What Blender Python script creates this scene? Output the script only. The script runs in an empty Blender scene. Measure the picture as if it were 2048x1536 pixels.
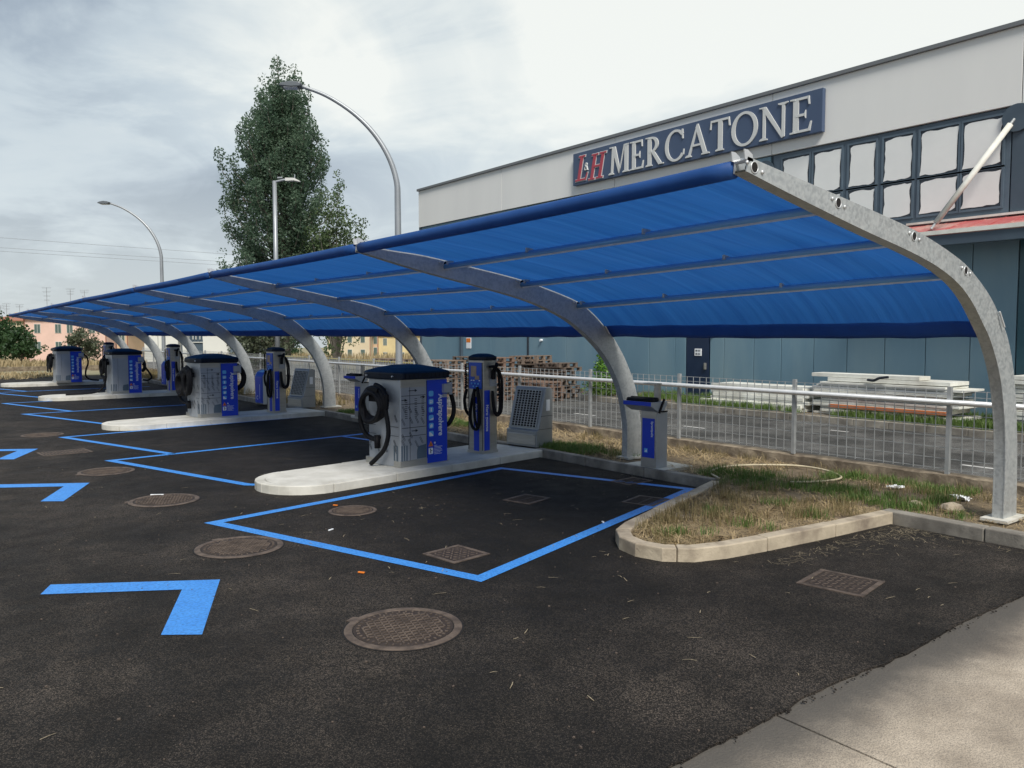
import bpy, math, random
import numpy as np
from mathutils import Vector, Matrix, noise as mnoise

random.seed(7); rng = np.random.default_rng(7)
R = math.radians
SC = bpy.context.scene
COL = SC.collection

# ------------------------------------------------------------------ camera, sky, sun, exposure
CAM_H = 2.0; YAW = R(37.48); PITCH = R(3.505)
cd = bpy.data.cameras.new('camera'); cam = bpy.data.objects.new('camera', cd); COL.objects.link(cam)
cam.location = (0, 0, CAM_H); cam.rotation_euler = (R(90)-PITCH, 0, -YAW)
cd.sensor_width = 36; cd.lens = 36*1600/2048; cd.clip_start = .05; cd.clip_end = 3000
SC.camera = cam
SC.view_settings.view_transform = 'Standard'; SC.view_settings.look = 'None'
SC.view_settings.exposure = 1.46; SC.view_settings.gamma = 1; SC.view_settings.use_curve_mapping = False

SUN_EL, SUN_AZ = R(48), R(203)      # azimuth clockwise from +Y
sd = Vector((math.sin(SUN_AZ)*math.cos(SUN_EL), math.cos(SUN_AZ)*math.cos(SUN_EL), math.sin(SUN_EL)))
sl = bpy.data.lights.new('sun', 'SUN'); sl.energy = 1.5; sl.angle = R(20); sl.color = (1, .955, .88)
so = bpy.data.objects.new('sun', sl); COL.objects.link(so)
so.rotation_euler = (-sd).to_track_quat('-Z', 'Y').to_euler(); so.location = (0, 0, 40)

W = bpy.data.worlds.new('World'); SC.world = W; W.use_nodes = True
def sky_world():
    nt = W.node_tree; N = nt.nodes; L = nt.links; N.clear()
    out = N.new('ShaderNodeOutputWorld')
    sky = N.new('ShaderNodeTexSky'); sky.sky_type = 'NISHITA'; sky.sun_disc = False
    sky.sun_elevation = SUN_EL; sky.sun_rotation = SUN_AZ
    b1 = N.new('ShaderNodeBackground'); b1.inputs[1].default_value = .05; L.new(sky.outputs[0], b1.inputs[0])
    tc = N.new('ShaderNodeTexCoord'); nrm = N.new('ShaderNodeVectorMath'); nrm.operation = 'NORMALIZE'
    L.new(tc.outputs['Generated'], nrm.inputs[0])
    sep = N.new('ShaderNodeSeparateXYZ'); L.new(nrm.outputs[0], sep.inputs[0])
    def math_(op, a, b=None, clamp=False):
        n = N.new('ShaderNodeMath'); n.operation = op; n.use_clamp = clamp
        for i, v in enumerate((a, b)):
            if v is None: continue
            if isinstance(v, (int, float)): n.inputs[i].default_value = v
            else: L.new(v, n.inputs[i])
        return n.outputs[0]
    zz = math_('ADD', math_('MAXIMUM', sep.outputs[2], 0.0), .16)
    comb = N.new('ShaderNodeCombineXYZ')
    L.new(math_('DIVIDE', sep.outputs[0], zz), comb.inputs[0]); L.new(math_('DIVIDE', sep.outputs[1], zz), comb.inputs[1])
    def cloud(scale, det, rough, off, lo, hi, st=(1, 1, 1), rot=0, dist=.8):
        m = N.new('ShaderNodeMapping'); m.inputs[1].default_value = off; m.inputs[3].default_value = st
        m.inputs[2].default_value = (0, 0, rot); L.new(comb.outputs[0], m.inputs[0])
        n = N.new('ShaderNodeTexNoise'); n.inputs['Scale'].default_value = scale; n.inputs['Detail'].default_value = det
        n.inputs['Roughness'].default_value = rough; n.inputs['Distortion'].default_value = dist
        L.new(m.outputs[0], n.inputs[0])
        r = N.new('ShaderNodeMapRange'); r.inputs[1].default_value = lo; r.inputs[2].default_value = hi; r.interpolation_type = 'SMOOTHSTEP'
        L.new(n.outputs[0], r.inputs[0]); return r.outputs[0]
    # broad brightness: brighter round a veiled bright quarter of the sky
    bd = N.new('ShaderNodeVectorMath'); bd.operation = 'DOT_PRODUCT'
    L.new(nrm.outputs[0], bd.inputs[0])
    az, el = R(52), R(33)
    bd.inputs[1].default_value = (math.sin(az)*math.cos(el), math.cos(az)*math.cos(el), math.sin(el))
    br = N.new('ShaderNodeMapRange'); br.inputs[1].default_value = .70; br.inputs[2].default_value = .965
    br.interpolation_type = 'SMOOTHSTEP'
    L.new(bd.outputs['Value'], br.inputs[0])
    c1 = cloud(.75, 6, .55, (3.1, 1.7, 0), .36, .64, (1, 1, 1), .5)
    c2 = cloud(1.9, 7, .6, (.7, 5.2, 0), .38, .63, (1, .55, 1), -.35)
    mixv = math_('ADD', math_('MULTIPLY', c1, .62), math_('MULTIPLY', c2, .30))
    mixv = math_('ADD', math_('SUBTRACT', math_('MULTIPLY', mixv, .74), .13), math_('MULTIPLY', br.outputs[0], .76), True)
    cr = N.new('ShaderNodeValToRGB'); L.new(mixv, cr.inputs[0])
    e = cr.color_ramp.elements
    e[0].position = 0.08; e[0].color = (.098, .120, .147, 1)
    e[1].position = .97; e[1].color = (.345, .353, .336, 1)
    for p, c in ((.30, (.148, .174, .201, 1)), (.52, (.215, .244, .262, 1)), (.74, (.285, .305, .304, 1))):
        q = e.new(p); q.color = c
    # pale warm band low over the horizon
    hz = N.new('ShaderNodeMapRange'); hz.inputs[1].default_value = .30; hz.inputs[2].default_value = .03
    hz.interpolation_type = 'SMOOTHSTEP'; L.new(sep.outputs[2], hz.inputs[0])
    mh = N.new('ShaderNodeMix'); mh.data_type = 'RGBA'
    L.new(math_('MULTIPLY', hz.outputs[0], .55), mh.inputs[0]); L.new(cr.outputs[0], mh.inputs[6])
    mh.inputs[7].default_value = (.295, .312, .310, 1)
    b2 = N.new('ShaderNodeBackground'); b2.inputs[1].default_value = 1.0; L.new(mh.outputs[2], b2.inputs[0])
    ms = N.new('ShaderNodeMixShader'); ms.inputs[0].default_value = .92
    L.new(b1.outputs[0], ms.inputs[1]); L.new(b2.outputs[0], ms.inputs[2]); L.new(ms.outputs[0], out.inputs[0])
sky_world()

# ------------------------------------------------------------------ materials
MATS = {}
def mat(name, c1, c2=None, scale=8., rough=.6, metal=0., bump=0., bscale=None, detail=5., trans=0., spec=.5,
        lo=.35, hi=.65, c3=None, s3=1.2, stretch=(1, 1, 1), rvar=0.):
    if name in MATS: return MATS[name]
    m = bpy.data.materials.new(name); m.use_nodes = True; MATS[name] = m
    nt = m.node_tree; N = nt.nodes; L = nt.links
    P = N['Principled BSDF']; P.inputs['Roughness'].default_value = rough; P.inputs['Metallic'].default_value = metal
    P.inputs['Specular IOR Level'].default_value = spec
    g = N.new('ShaderNodeNewGeometry'); mp = N.new('ShaderNodeMapping'); mp.inputs[3].default_value = stretch
    L.new(g.outputs['Position'], mp.inputs[0])
    def ns(sc, det):
        n = N.new('ShaderNodeTexNoise'); n.inputs['Scale'].default_value = sc; n.inputs['Detail'].default_value = det
        n.inputs['Roughness'].default_value = .6; L.new(mp.outputs[0], n.inputs[0]); return n
    P.inputs['Base Color'].default_value = (*c1, 1)
    colout = None
    if c2:
        n = ns(scale, detail)
        r = N.new('ShaderNodeMapRange'); r.inputs[1].default_value = lo; r.inputs[2].default_value = hi; L.new(n.outputs[0], r.inputs[0])
        mx = N.new('ShaderNodeMix'); mx.data_type = 'RGBA'; mx.inputs[6].default_value = (*c1, 1); mx.inputs[7].default_value = (*c2, 1)
        L.new(r.outputs[0], mx.inputs[0]); colout = mx.outputs[2]
        if rvar:
            rr = N.new('ShaderNodeMapRange'); rr.inputs[3].default_value = rough-rvar; rr.inputs[4].default_value = rough+rvar
            L.new(r.outputs[0], rr.inputs[0]); L.new(rr.outputs[0], P.inputs['Roughness'])
        if c3:
            n3 = ns(s3, 6)
            r3 = N.new('ShaderNodeMapRange'); r3.inputs[1].default_value = .45; r3.inputs[2].default_value = .72; L.new(n3.outputs[0], r3.inputs[0])
            m3 = N.new('ShaderNodeMix'); m3.data_type = 'RGBA'; L.new(colout, m3.inputs[6]); m3.inputs[7].default_value = (*c3, 1)
            L.new(r3.outputs[0], m3.inputs[0]); colout = m3.outputs[2]
        L.new(colout, P.inputs['Base Color'])
    if bump:
        nb = ns(bscale or scale*4, 6); b = N.new('ShaderNodeBump'); b.inputs['Strength'].default_value = bump
        b.inputs['Distance'].default_value = .01; L.new(nb.outputs[0], b.inputs['Height']); L.new(b.outputs[0], P.inputs['Normal'])
    if trans:
        t = N.new('ShaderNodeBsdfTranslucent'); t.inputs[0].default_value = (*[min(1, v*1.6) for v in c1], 1)
        if colout: L.new(colout, t.inputs[0])
        ms = N.new('ShaderNodeMixShader'); ms.inputs[0].default_value = trans
        L.new(P.outputs[0], ms.inputs[1]); L.new(t.outputs[0], ms.inputs[2])
        L.new(ms.outputs[0], N['Material Output'].inputs[0])
    return m

def asphalt_mat(name, base, lite, dust, grain=1.0, stone=260., lane=False):
    m = bpy.data.materials.new(name); m.use_nodes = True; MATS[name] = m
    nt = m.node_tree; N = nt.nodes; L = nt.links; P = N['Principled BSDF']
    g = N.new('ShaderNodeNewGeometry')
    def ns(sc, det, rough=.6):
        n = N.new('ShaderNodeTexNoise'); n.inputs['Scale'].default_value = sc; n.inputs['Detail'].default_value = det
        n.inputs['Roughness'].default_value = rough; L.new(g.outputs['Position'], n.inputs[0]); return n.outputs[0]
    def mr(v, a, b, c=0, d=1):
        r = N.new('ShaderNodeMapRange'); r.inputs[1].default_value = a; r.inputs[2].default_value = b
        r.inputs[3].default_value = c; r.inputs[4].default_value = d; L.new(v, r.inputs[0]); return r.outputs[0]
    def mix(f, a, b):
        x = N.new('ShaderNodeMix'); x.data_type = 'RGBA'
        L.new(f, x.inputs[0])
        for i, v in ((6, a), (7, b)):
            if isinstance(v, tuple): x.inputs[i].default_value = (*v, 1)
            else: L.new(v, x.inputs[i])
        return x.outputs[2]
    vo = N.new('ShaderNodeTexVoronoi'); vo.inputs['Scale'].default_value = stone*.42; L.new(g.outputs['Position'], vo.inputs[0])
    vd = N.new('ShaderNodeTexVoronoi'); vd.feature = 'DISTANCE_TO_EDGE'; vd.inputs['Scale'].default_value = stone*.42; L.new(g.outputs['Position'], vd.inputs[0])
    sepc = N.new('ShaderNodeSeparateColor'); L.new(vo.outputs['Color'], sepc.inputs[0])
    big = mr(ns(.45, 7, .62), .36, .62)
    col = mix(big, base, lite)
    col = mix(mr(ns(1.7, 8, .7), .46, .74, 0, .6), col, dust)
    col = mix(mr(ns(.9, 9, .72), .50, .66, 0, .75), col, base)
    stonev = mix(mr(sepc.outputs[0], .6, 1.0, 0, .26*grain), col, tuple(min(1, v*2.6) for v in lite))
    pit = mr(ns(stone*.30, 3), .50, .60)
    stonev = mix(mr(sepc.outputs[1], .58, .68, 0, .85*grain), stonev, tuple(v*.18 for v in base))
    gap = mr(vd.outputs['Distance'], .02, .16, 0, 1)
    col = mix(gap, tuple(v*.28 for v in base), stonev)
    if lane:    # canopy shade put into the colour: parking bays darkened, driving lane left lighter
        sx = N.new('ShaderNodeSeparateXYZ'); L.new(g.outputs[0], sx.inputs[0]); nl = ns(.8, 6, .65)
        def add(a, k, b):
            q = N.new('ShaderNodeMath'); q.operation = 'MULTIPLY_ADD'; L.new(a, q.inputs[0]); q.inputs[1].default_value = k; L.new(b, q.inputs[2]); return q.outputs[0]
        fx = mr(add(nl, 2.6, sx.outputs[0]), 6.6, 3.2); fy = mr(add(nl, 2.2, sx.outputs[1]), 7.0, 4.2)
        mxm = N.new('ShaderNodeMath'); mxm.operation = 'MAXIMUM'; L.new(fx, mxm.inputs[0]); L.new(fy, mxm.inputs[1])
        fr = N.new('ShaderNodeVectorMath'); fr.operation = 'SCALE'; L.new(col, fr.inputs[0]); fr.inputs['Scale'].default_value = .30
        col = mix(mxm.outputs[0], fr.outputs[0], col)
    vm = N.new('ShaderNodeVectorMath'); vm.operation = 'SCALE'; L.new(col, vm.inputs[0])
    fa = N.new('ShaderNodeMath'); fa.operation = 'MULTIPLY'; L.new(mr(ns(.55, 3, .5), .40, .60, .62, 1.25), fa.inputs[0]); L.new(mr(ns(2.3, 8, .68), .38, .62, .66, 1.3), fa.inputs[1])
    L.new(fa.outputs[0], vm.inputs['Scale']); col = vm.outputs[0]
    L.new(col, P.inputs['Base Color'])
    L.new(mr(ns(3, 4), .3, .7, .72, .92), P.inputs['Roughness']); P.inputs['Specular IOR Level'].default_value = .32
    bp = N.new('ShaderNodeBump'); bp.inputs['Strength'].default_value = .85*grain; bp.inputs['Distance'].default_value = .006
    ad = N.new('ShaderNodeMath'); ad.operation = 'ADD'; L.new(gap, ad.inputs[0]); L.new(pit, ad.inputs[1])
    ad2 = N.new('ShaderNodeMath'); ad2.operation = 'MULTIPLY_ADD'; L.new(sepc.outputs[2], ad2.inputs[0]); ad2.inputs[1].default_value = .8
    L.new(ad.outputs[0], ad2.inputs[2])
    L.new(ad2.outputs[0], bp.inputs['Height']); L.new(bp.outputs[0], P.inputs['Normal'])
    return m

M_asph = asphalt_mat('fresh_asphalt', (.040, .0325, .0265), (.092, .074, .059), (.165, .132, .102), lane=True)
M_road = asphalt_mat('worn_asphalt', (.13, .127, .122), (.17, .165, .155), (.21, .20, .18), .5)
def concrete_apron_mat():
    m = mat('old_concrete_apron', (.55, .465, .365), (.42, .35, .27), 5, .9, 0, .8, 60, 8, c3=(.27, .22, .17), s3=1.5)
    nt = m.node_tree; N = nt.nodes; L = nt.links; P = N['Principled BSDF']
    src = P.inputs['Base Color'].links[0].from_socket
    g = N.new('ShaderNodeNewGeometry')
    # fine aggregate
    v = N.new('ShaderNodeTexNoise'); v.inputs['Scale'].default_value = 130; v.inputs['Detail'].default_value = 3; L.new(g.outputs[0], v.inputs[0])
    r = N.new('ShaderNodeMapRange'); r.inputs[1].default_value = .46; r.inputs[2].default_value = .62; r.inputs[4].default_value = .6; L.new(v.outputs[0], r.inputs[0])
    mx = N.new('ShaderNodeMix'); mx.data_type = 'RGBA'; L.new(r.outputs[0], mx.inputs[0]); L.new(src, mx.inputs[6]); mx.inputs[7].default_value = (.15, .13, .11, 1)
    # bitumen and crumbs trodden over the border next to the new asphalt
    sp = N.new('ShaderNodeSeparateXYZ'); L.new(g.outputs[0], sp.inputs[0])
    n2 = N.new('ShaderNodeTexNoise'); n2.inputs['Scale'].default_value = 2.6; n2.inputs['Detail'].default_value = 8; n2.inputs['Roughness'].default_value = .7; L.new(g.outputs[0], n2.inputs[0])
    ma = N.new('ShaderNodeMath'); ma.operation = 'MULTIPLY_ADD'; L.new(n2.outputs[0], ma.inputs[0]); ma.inputs[1].default_value = .42; L.new(sp.outputs[1], ma.inputs[2])
    r2 = N.new('ShaderNodeMapRange'); r2.inputs[1].default_value = 2.02; r2.inputs[2].default_value = 2.56; r2.inputs[4].default_value = .95; r2.interpolation_type = 'SMOOTHSTEP'
    L.new(ma.outputs[0], r2.inputs[0])
    mx2 = N.new('ShaderNodeMix'); mx2.data_type = 'RGBA'; L.new(r2.outputs[0], mx2.inputs[0]); L.new(mx.outputs[2], mx2.inputs[6]); mx2.inputs[7].default_value = (.075, .068, .06, 1)
    L.new(mx2.outputs[2], P.inputs['Base Color'])
    return m
M_apron = concrete_apron_mat()
M_paint = mat('blue_road_paint', (.050, .265, .74), (.062, .30, .78), 5, .6, 0, .6, 190, c3=(.03, .15, .44), s3=48)
M_whitepaint = mat('worn_white_paint', (.62, .61, .58), (.35, .34, .33), 6, .7)
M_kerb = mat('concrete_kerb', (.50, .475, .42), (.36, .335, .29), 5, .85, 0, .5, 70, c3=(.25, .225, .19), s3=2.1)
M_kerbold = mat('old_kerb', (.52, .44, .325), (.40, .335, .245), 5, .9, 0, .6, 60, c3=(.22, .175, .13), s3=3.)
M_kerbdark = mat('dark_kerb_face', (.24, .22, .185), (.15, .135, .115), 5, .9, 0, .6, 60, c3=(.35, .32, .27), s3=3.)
M_isle = mat('pale_concrete', (.66, .64, .575), (.55, .53, .47), 3, .85, 0, .35, 90, c3=(.44, .42, .36), s3=2.3)
M_soil = mat('dry_soil', (.16, .118, .074), (.095, .072, .046), 7, .95, 0, 1., 40, c3=(.24, .185, .115), s3=2.2)
M_ground = mat('far_dry_ground', (.26, .225, .14), (.16, .16, .08), .25, .95, 0, .5, 4, c3=(.32, .27, .17), s3=.9)
M_wallconc = mat('old_wall_concrete', (.30, .245, .175), (.13, .10, .07), 6, .95, 0, 1., 40, c3=(.075, .058, .04), s3=3.2)
M_galv = mat('galvanised_steel', (.40, .42, .425), (.50, .52, .52), 34, .42, .45, .05, 60, c3=(.55, .565, .56), s3=9, rvar=.08, lo=.42, hi=.58, detail=3)
M_alu = mat('bright_galvanised', (.66, .67, .68), (.56, .57, .58), 9, .4, .45)
M_wire = mat('galvanised_wire', (.42, .43, .43), (.34, .35, .35), 9, .5, .35)
M_steel = mat('brushed_stainless', (.50, .49, .455), (.42, .41, .38), 3, .36, .7, 0, stretch=(1, 1, 8))
M_film = mat('filmed_stainless', (.42, .445, .48), (.36, .385, .42), 2.2, .40, .35)
M_cab = mat('grey_steel_cabinet', (.33, .345, .35), (.28, .295, .30), 4, .42, .35)
M_navy = mat('navy_plastic_lid', (.004, .008, .019), (.006, .012, .026), 6, .45, spec=.28)
M_black = mat('black_rubber', (.003, .003, .005), (.006, .006, .008), 20, .55, spec=.22)
M_blue = mat('blue_panel', (.006, .045, .50), (.008, .052, .56), 2, .38)
M_bluel = mat('light_blue_panel', (.02, .09, .50), (.025, .11, .55), 2, .4)
M_icon = mat('icon_sky_blue', (.10, .42, .80), (.16, .50, .85), 12, .4)
M_white = mat('white_print', (.78, .80, .82), None, rough=.5)
M_print = mat('black_print', (.02, .025, .035), None, rough=.5)
M_orange = mat('orange_print', (.75, .20, .02), None, rough=.5)
M_card = mat('brown_card', (.52, .37, .26), (.42, .30, .2), 9, .8)
M_iron = mat('rusty_cast_iron', (.030, .020, .016), (.055, .040, .031), 9, .7, .2, .6, 45, c3=(.03, .021, .016), s3=16)
M_ironl = mat('dusty_cast_iron', (.135, .102, .080), (.095, .070, .055), 9, .75, .1, .6, 45, c3=(.05, .037, .03), s3=9)
M_hole = mat('dark_void', (.006, .005, .005), None, rough=.9)
M_cladb = mat('blue_grey_cladding', (.165, .275, .345), (.13, .23, .30), .8, .45, .05, stretch=(1, 1, .25), c3=(.20, .30, .35), s3=.7)
M_cladd = mat('dark_slate_cladding', (.065, .095, .125), (.055, .08, .108), 2, .5)
M_cladt = mat('dark_teal_glazing', (.03, .10, .13), (.022, .075, .10), 1, .3)
M_fascia = mat('pale_fascia_panel', (.80, .80, .775), (.76, .76, .74), .6, .6, 0, stretch=(1, 1, .2))
M_coping = mat('grey_coping', (.16, .17, .18), None, rough=.5)
M_frame = mat('dark_window_frame', (.10, .14, .18), (.085, .12, .155), 3, .45)
M_glassd = mat('dark_glass', (.03, .04, .055), None, rough=.1)
M_sheet = mat('white_window_sheet', (.82, .83, .81), (.78, .79, .775), 1.5, .6)
M_red = mat('faded_red_roof', (.40, .085, .085), (.48, .16, .15), 3, .6, c3=(.52, .35, .30), s3=1.5)
M_sign = mat('slate_sign_board', (.055, .085, .155), (.062, .095, .165), 1, .45)
M_letter = mat('pale_sign_letters', (.62, .63, .62), None, rough=.5)
M_lred = mat('red_sign_letters', (.42, .06, .085), None, rough=.5)
M_door = mat('navy_door', (.010, .022, .055), (.014, .028, .065), 3, .4)
M_wood = mat('weathered_pallet_wood', (.17, .125, .095), (.29, .225, .175), 6, .85, c3=(.14, .085, .055), s3=3)
M_wood2 = mat('red_brown_pallet_wood', (.16, .10, .075), (.26, .175, .13), 6, .85, c3=(.12, .075, .052), s3=3)
M_wood3 = mat('dark_pallet_wood', (.10, .075, .06), (.17, .13, .105), 6, .85)
M_panelw = mat('white_stacked_panel', (.78, .78, .72), (.66, .66, .60), 3, .7, c3=(.50, .48, .42), s3=1.3)
M_panelg = mat('grey_stacked_panel', (.33, .35, .37), (.45, .46, .45), 2, .6)
M_orangeb = mat('orange_beam', (.50, .16, .05), (.40, .12, .04), 4, .7)
M_leafp = mat('poplar_leaf', (.088, .150, .098), (.138, .208, .132), .9, .5, trans=.55)
M_leafb = mat('light_green_leaf', (.075, .12, .045), (.12, .17, .075), 1.6, .5, trans=.4)
M_leafo = mat('olive_leaf', (.075, .10, .055), (.12, .135, .085), 1.6, .55, trans=.3)
M_leafd = mat('dark_green_leaf', (.025, .062, .020), (.05, .10, .035), 1.3, .5, trans=.3)
M_leafy = mat('fresh_shrub_leaf', (.09, .22, .025), (.17, .33, .05), 3, .5, trans=.35)
M_reed = mat('dry_reed', (.42, .33, .19), (.28, .22, .12), 2, .8, trans=.2)
M_grass = mat('green_grass', (.07, .15, .022), (.15, .21, .055), 9, .6, trans=.3)
M_grassd = mat('olive_grass', (.13, .115, .045), (.31, .235, .115), 9, .7, trans=.25)
M_straw = mat('dry_straw', (.27, .19, .09), (.44, .335, .185), 5, .8)
M_bark = mat('grey_bark', (.12, .105, .085), (.20, .18, .15), 9, .9, 0, .6)
M_lamp = mat('grey_painted_pole', (.36, .38, .40), (.30, .32, .34), 2, .45, .4)
M_lamphd = mat('lamp_housing', (.12, .135, .15), None, rough=.4)
M_pink = mat('pink_plaster', (.72, .50, .42), (.66, .46, .385), .6, .9)
M_cream = mat('cream_plaster', (.62, .53, .38), (.56, .47, .33), .6, .9)
M_yellow = mat('yellow_plaster', (.62, .51, .28), (.55, .45, .25), .6, .9)
M_peach = mat('peach_plaster', (.60, .42, .28), (.52, .37, .24), .6, .9)
M_whitew = mat('white_cladding', (.66, .66, .62), (.60, .60, .57), .3, .7)
M_tile = mat('terracotta_tiles', (.36, .155, .10), (.26, .11, .075), 3, .85, stretch=(3, 3, 1))
M_shut = mat('green_shutter', (.07, .11, .10), (.09, .13, .115), 4, .6)
M_winw = mat('house_window_trim', (.60, .58, .54), None, rough=.6)
M_yrail = mat('yellow_rail', (.60, .50, .16), (.50, .42, .15), 3, .6)
M_cable = mat('overhead_cable', (.20, .21, .22), None, rough=.6)
M_hosec = mat('cream_hose', (.58, .50, .34), (.48, .41, .28), 8, .6)
M_plast = mat('white_plastic_litter', (.78, .79, .80), None, rough=.5)
M_litter = mat('pale_twigs', (.36, .30, .20), (.22, .175, .11), 30, .8)

def fabric_mat():
    m = bpy.data.materials.new('blue_shade_fabric'); m.use_nodes = True; MATS['fabric'] = m
    nt = m.node_tree; N = nt.nodes; L = nt.links; P = N['Principled BSDF']
    g = N.new('ShaderNodeNewGeometry')
    mp = N.new('ShaderNodeMapping'); mp.inputs[3].default_value = (.25, 5.5, .25); mp.inputs[2].default_value = (0, 0, .0); L.new(g.outputs[0], mp.inputs[0])
    n = N.new('ShaderNodeTexNoise'); n.inputs['Scale'].default_value = 1.6; n.inputs['Detail'].default_value = 4; L.new(mp.outputs[0], n.inputs[0])
    r = N.new('ShaderNodeMapRange'); r.inputs[1].default_value = .3; r.inputs[2].default_value = .7; L.new(n.outputs[0], r.inputs[0])
    mx = N.new('ShaderNodeMix'); mx.data_type = 'RGBA'; L.new(r.outputs[0], mx.inputs[0])
    mx.inputs[6].default_value = (.016, .094, .32, 1); mx.inputs[7].default_value = (.023, .125, .385, 1)
    L.new(mx.outputs[2], P.inputs['Base Color']); P.inputs['Roughness'].default_value = .6
    bp = N.new('ShaderNodeBump'); bp.inputs['Strength'].default_value = .9; bp.inputs['Distance'].default_value = .02
    L.new(n.outputs[0], bp.inputs['Height']); L.new(bp.outputs[0], P.inputs['Normal'])
    t = N.new('ShaderNodeBsdfTranslucent'); L.new(mx.outputs[2], t.inputs[0]); L.new(bp.outputs[0], t.inputs[1])
    ms = N.new('ShaderNodeMixShader'); ms.inputs[0].default_value = .55
    L.new(P.outputs[0], ms.inputs[1]); L.new(t.outputs[0], ms.inputs[2]); L.new(ms.outputs[0], N['Material Output'].inputs[0])
    return m
M_fab = fabric_mat()
M_sheen = mat('purlin_painted_sheen', (.16, .42, .80), (.18, .45, .82), 3, .45, trans=.25)  # light reflected by the steel purlins, put into a pale blue colour
M_hem = mat('doubled_fabric_hem', (.022, .105, .36), (.028, .125, .41), 3, .6, trans=.45)

# ------------------------------------------------------------------ mesh helpers
class MB:
    def __init__(s): s.v = []; s.f = []
    def add(s, vs, fs):
        o = len(s.v); s.v += [tuple(v) for v in vs]; s.f += [tuple(i+o for i in f) for f in fs]; return s
    def box(s, c, d, rz=0., m=None):
        x, y, z = (k/2 for k in d); vs = []
        for sx, sy, sz in ((-1,-1,-1),(1,-1,-1),(1,1,-1),(-1,1,-1),(-1,-1,1),(1,-1,1),(1,1,1),(-1,1,1)):
            p = Vector((sx*x, sy*y, sz*z))
            if rz: p = Matrix.Rotation(rz, 3, 'Z') @ p
            if m is not None: p = m @ p
            vs.append(p+Vector(c))
        return s.add(vs, [(0,3,2,1),(4,5,6,7),(0,1,5,4),(1,2,6,5),(2,3,7,6),(3,0,4,7)])
    def beam(s, a, b, w, h):
        a = Vector(a); b = Vector(b); d = b-a; q = d.to_track_quat('X', 'Z').to_matrix()
        return s.box((a+b)/2, (d.length, w, h), m=q)
    def prism(s, poly, ex, origin=(0,0,0), u=(1,0,0), v=(0,0,1)):
        """poly in the u,v plane, pushed along the vector ex"""
        o, u, v, ex = Vector(origin), Vector(u), Vector(v), Vector(ex); n = len(poly)
        a = [o+u*p[0]+v*p[1] for p in poly]; b = [p+ex for p in a]
        return s.add(a+b, [tuple(range(n-1,-1,-1)), tuple(range(n,2*n))]+[(i,(i+1)%n,n+(i+1)%n,n+i) for i in range(n)])
    def tube(s, path, r, n=8, caps=True):
        P = [Vector(p) for p in path]; rings = []; up = None
        for i, p in enumerate(P):
            t = (P[min(i+1,len(P)-1)]-P[max(i-1,0)]).normalized()
            if up is None: up = t.orthogonal().normalized()
            up = (up - t*up.dot(t)); up = up.normalized() if up.length > 1e-6 else t.orthogonal().normalized()
            w = t.cross(up); rr = r[i] if isinstance(r, (list, tuple)) else r
            rings.append([p+(up*math.cos(2*math.pi*k/n)+w*math.sin(2*math.pi*k/n))*rr for k in range(n)])
        vs = [q for g in rings for q in g]; fs = []
        for i in range(len(P)-1):
            for k in range(n): fs.append((i*n+k, i*n+(k+1)%n, (i+1)*n+(k+1)%n, (i+1)*n+k))
        if caps: fs += [tuple(range(n-1,-1,-1)), tuple(range((len(P)-1)*n, len(P)*n))]
        return s.add(vs, fs)
    def loft(s, rings, cap=True):
        n = len(rings[0]); vs = [q for g in rings for q in g]; fs = []
        for i in range(len(rings)-1):
            for k in range(n): fs.append((i*n+k, i*n+(k+1)%n, (i+1)*n+(k+1)%n, (i+1)*n+k))
        if cap: fs += [tuple(range(n-1,-1,-1)), tuple(range((len(rings)-1)*n, len(rings)*n))]
        return s.add(vs, fs)
    def mesh(s, name, m, smooth=False):
        me = bpy.data.meshes.new(name); me.from_pydata(s.v, [], s.f); me.validate(); me.update()
        if m: me.materials.append(m)
        if smooth: me.polygons.foreach_set('use_smooth', [True]*len(me.polygons))
        return me
    def build(s, name, m, parent=None, smooth=False, bevel=0., loc=None, rot=None):
        return link(name, s.mesh(name, m, smooth), parent, bevel, loc, rot)

def link(name, me, parent=None, bevel=0., loc=None, rot=None):
    o = bpy.data.objects.new(name, me); COL.objects.link(o)
    if parent: o.parent = parent
    if loc is not None: o.location = loc
    if rot is not None: o.rotation_euler = rot
    if bevel:
        b = o.modifiers.new('bevel', 'BEVEL'); b.width = bevel; b.segments = 2; b.limit_method = 'ANGLE'; b.angle_limit = R(40)
    return o
def smooth_angle(o, deg=35):
    me = o.data
    me.polygons.foreach_set('use_smooth', [True]*len(me.polygons)); me.update()
    try: me.set_sharp_from_angle(angle=R(deg))
    except Exception: pass
    return o
def tag(o, label=None, cat=None, group=None, kind=None):
    if label: o['label'] = label
    if cat: o['category'] = cat
    if group: o['group'] = group
    if kind: o['kind'] = kind
    return o
def empty(name, loc=(0,0,0), rz=0., **k):
    o = bpy.data.objects.new(name, None); COL.objects.link(o); o.location = loc; o.rotation_euler = (0,0,rz); o.empty_display_size = .2
    return tag(o, **k)
def copy_tree(o, parent=None):
    c = o.copy(); COL.objects.link(c)
    if parent: c.parent = parent
    for ch in list(o.children): copy_tree(ch, c)
    return c
def text_mesh(txt, size, bold=.02, ext=.001):
    cu = bpy.data.curves.new('lettering', 'FONT'); cu.body = txt; cu.size = size; cu.offset = bold*size; cu.extrude = ext; cu.resolution_u = 3
    o = bpy.data.objects.new('lettering', cu); COL.objects.link(o)
    bpy.context.view_layer.update()
    me = bpy.data.meshes.new_from_object(o.evaluated_get(bpy.context.evaluated_depsgraph_get()))
    bpy.data.objects.remove(o); bpy.data.curves.remove(cu); me.name = 'lettering'
    return me
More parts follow.
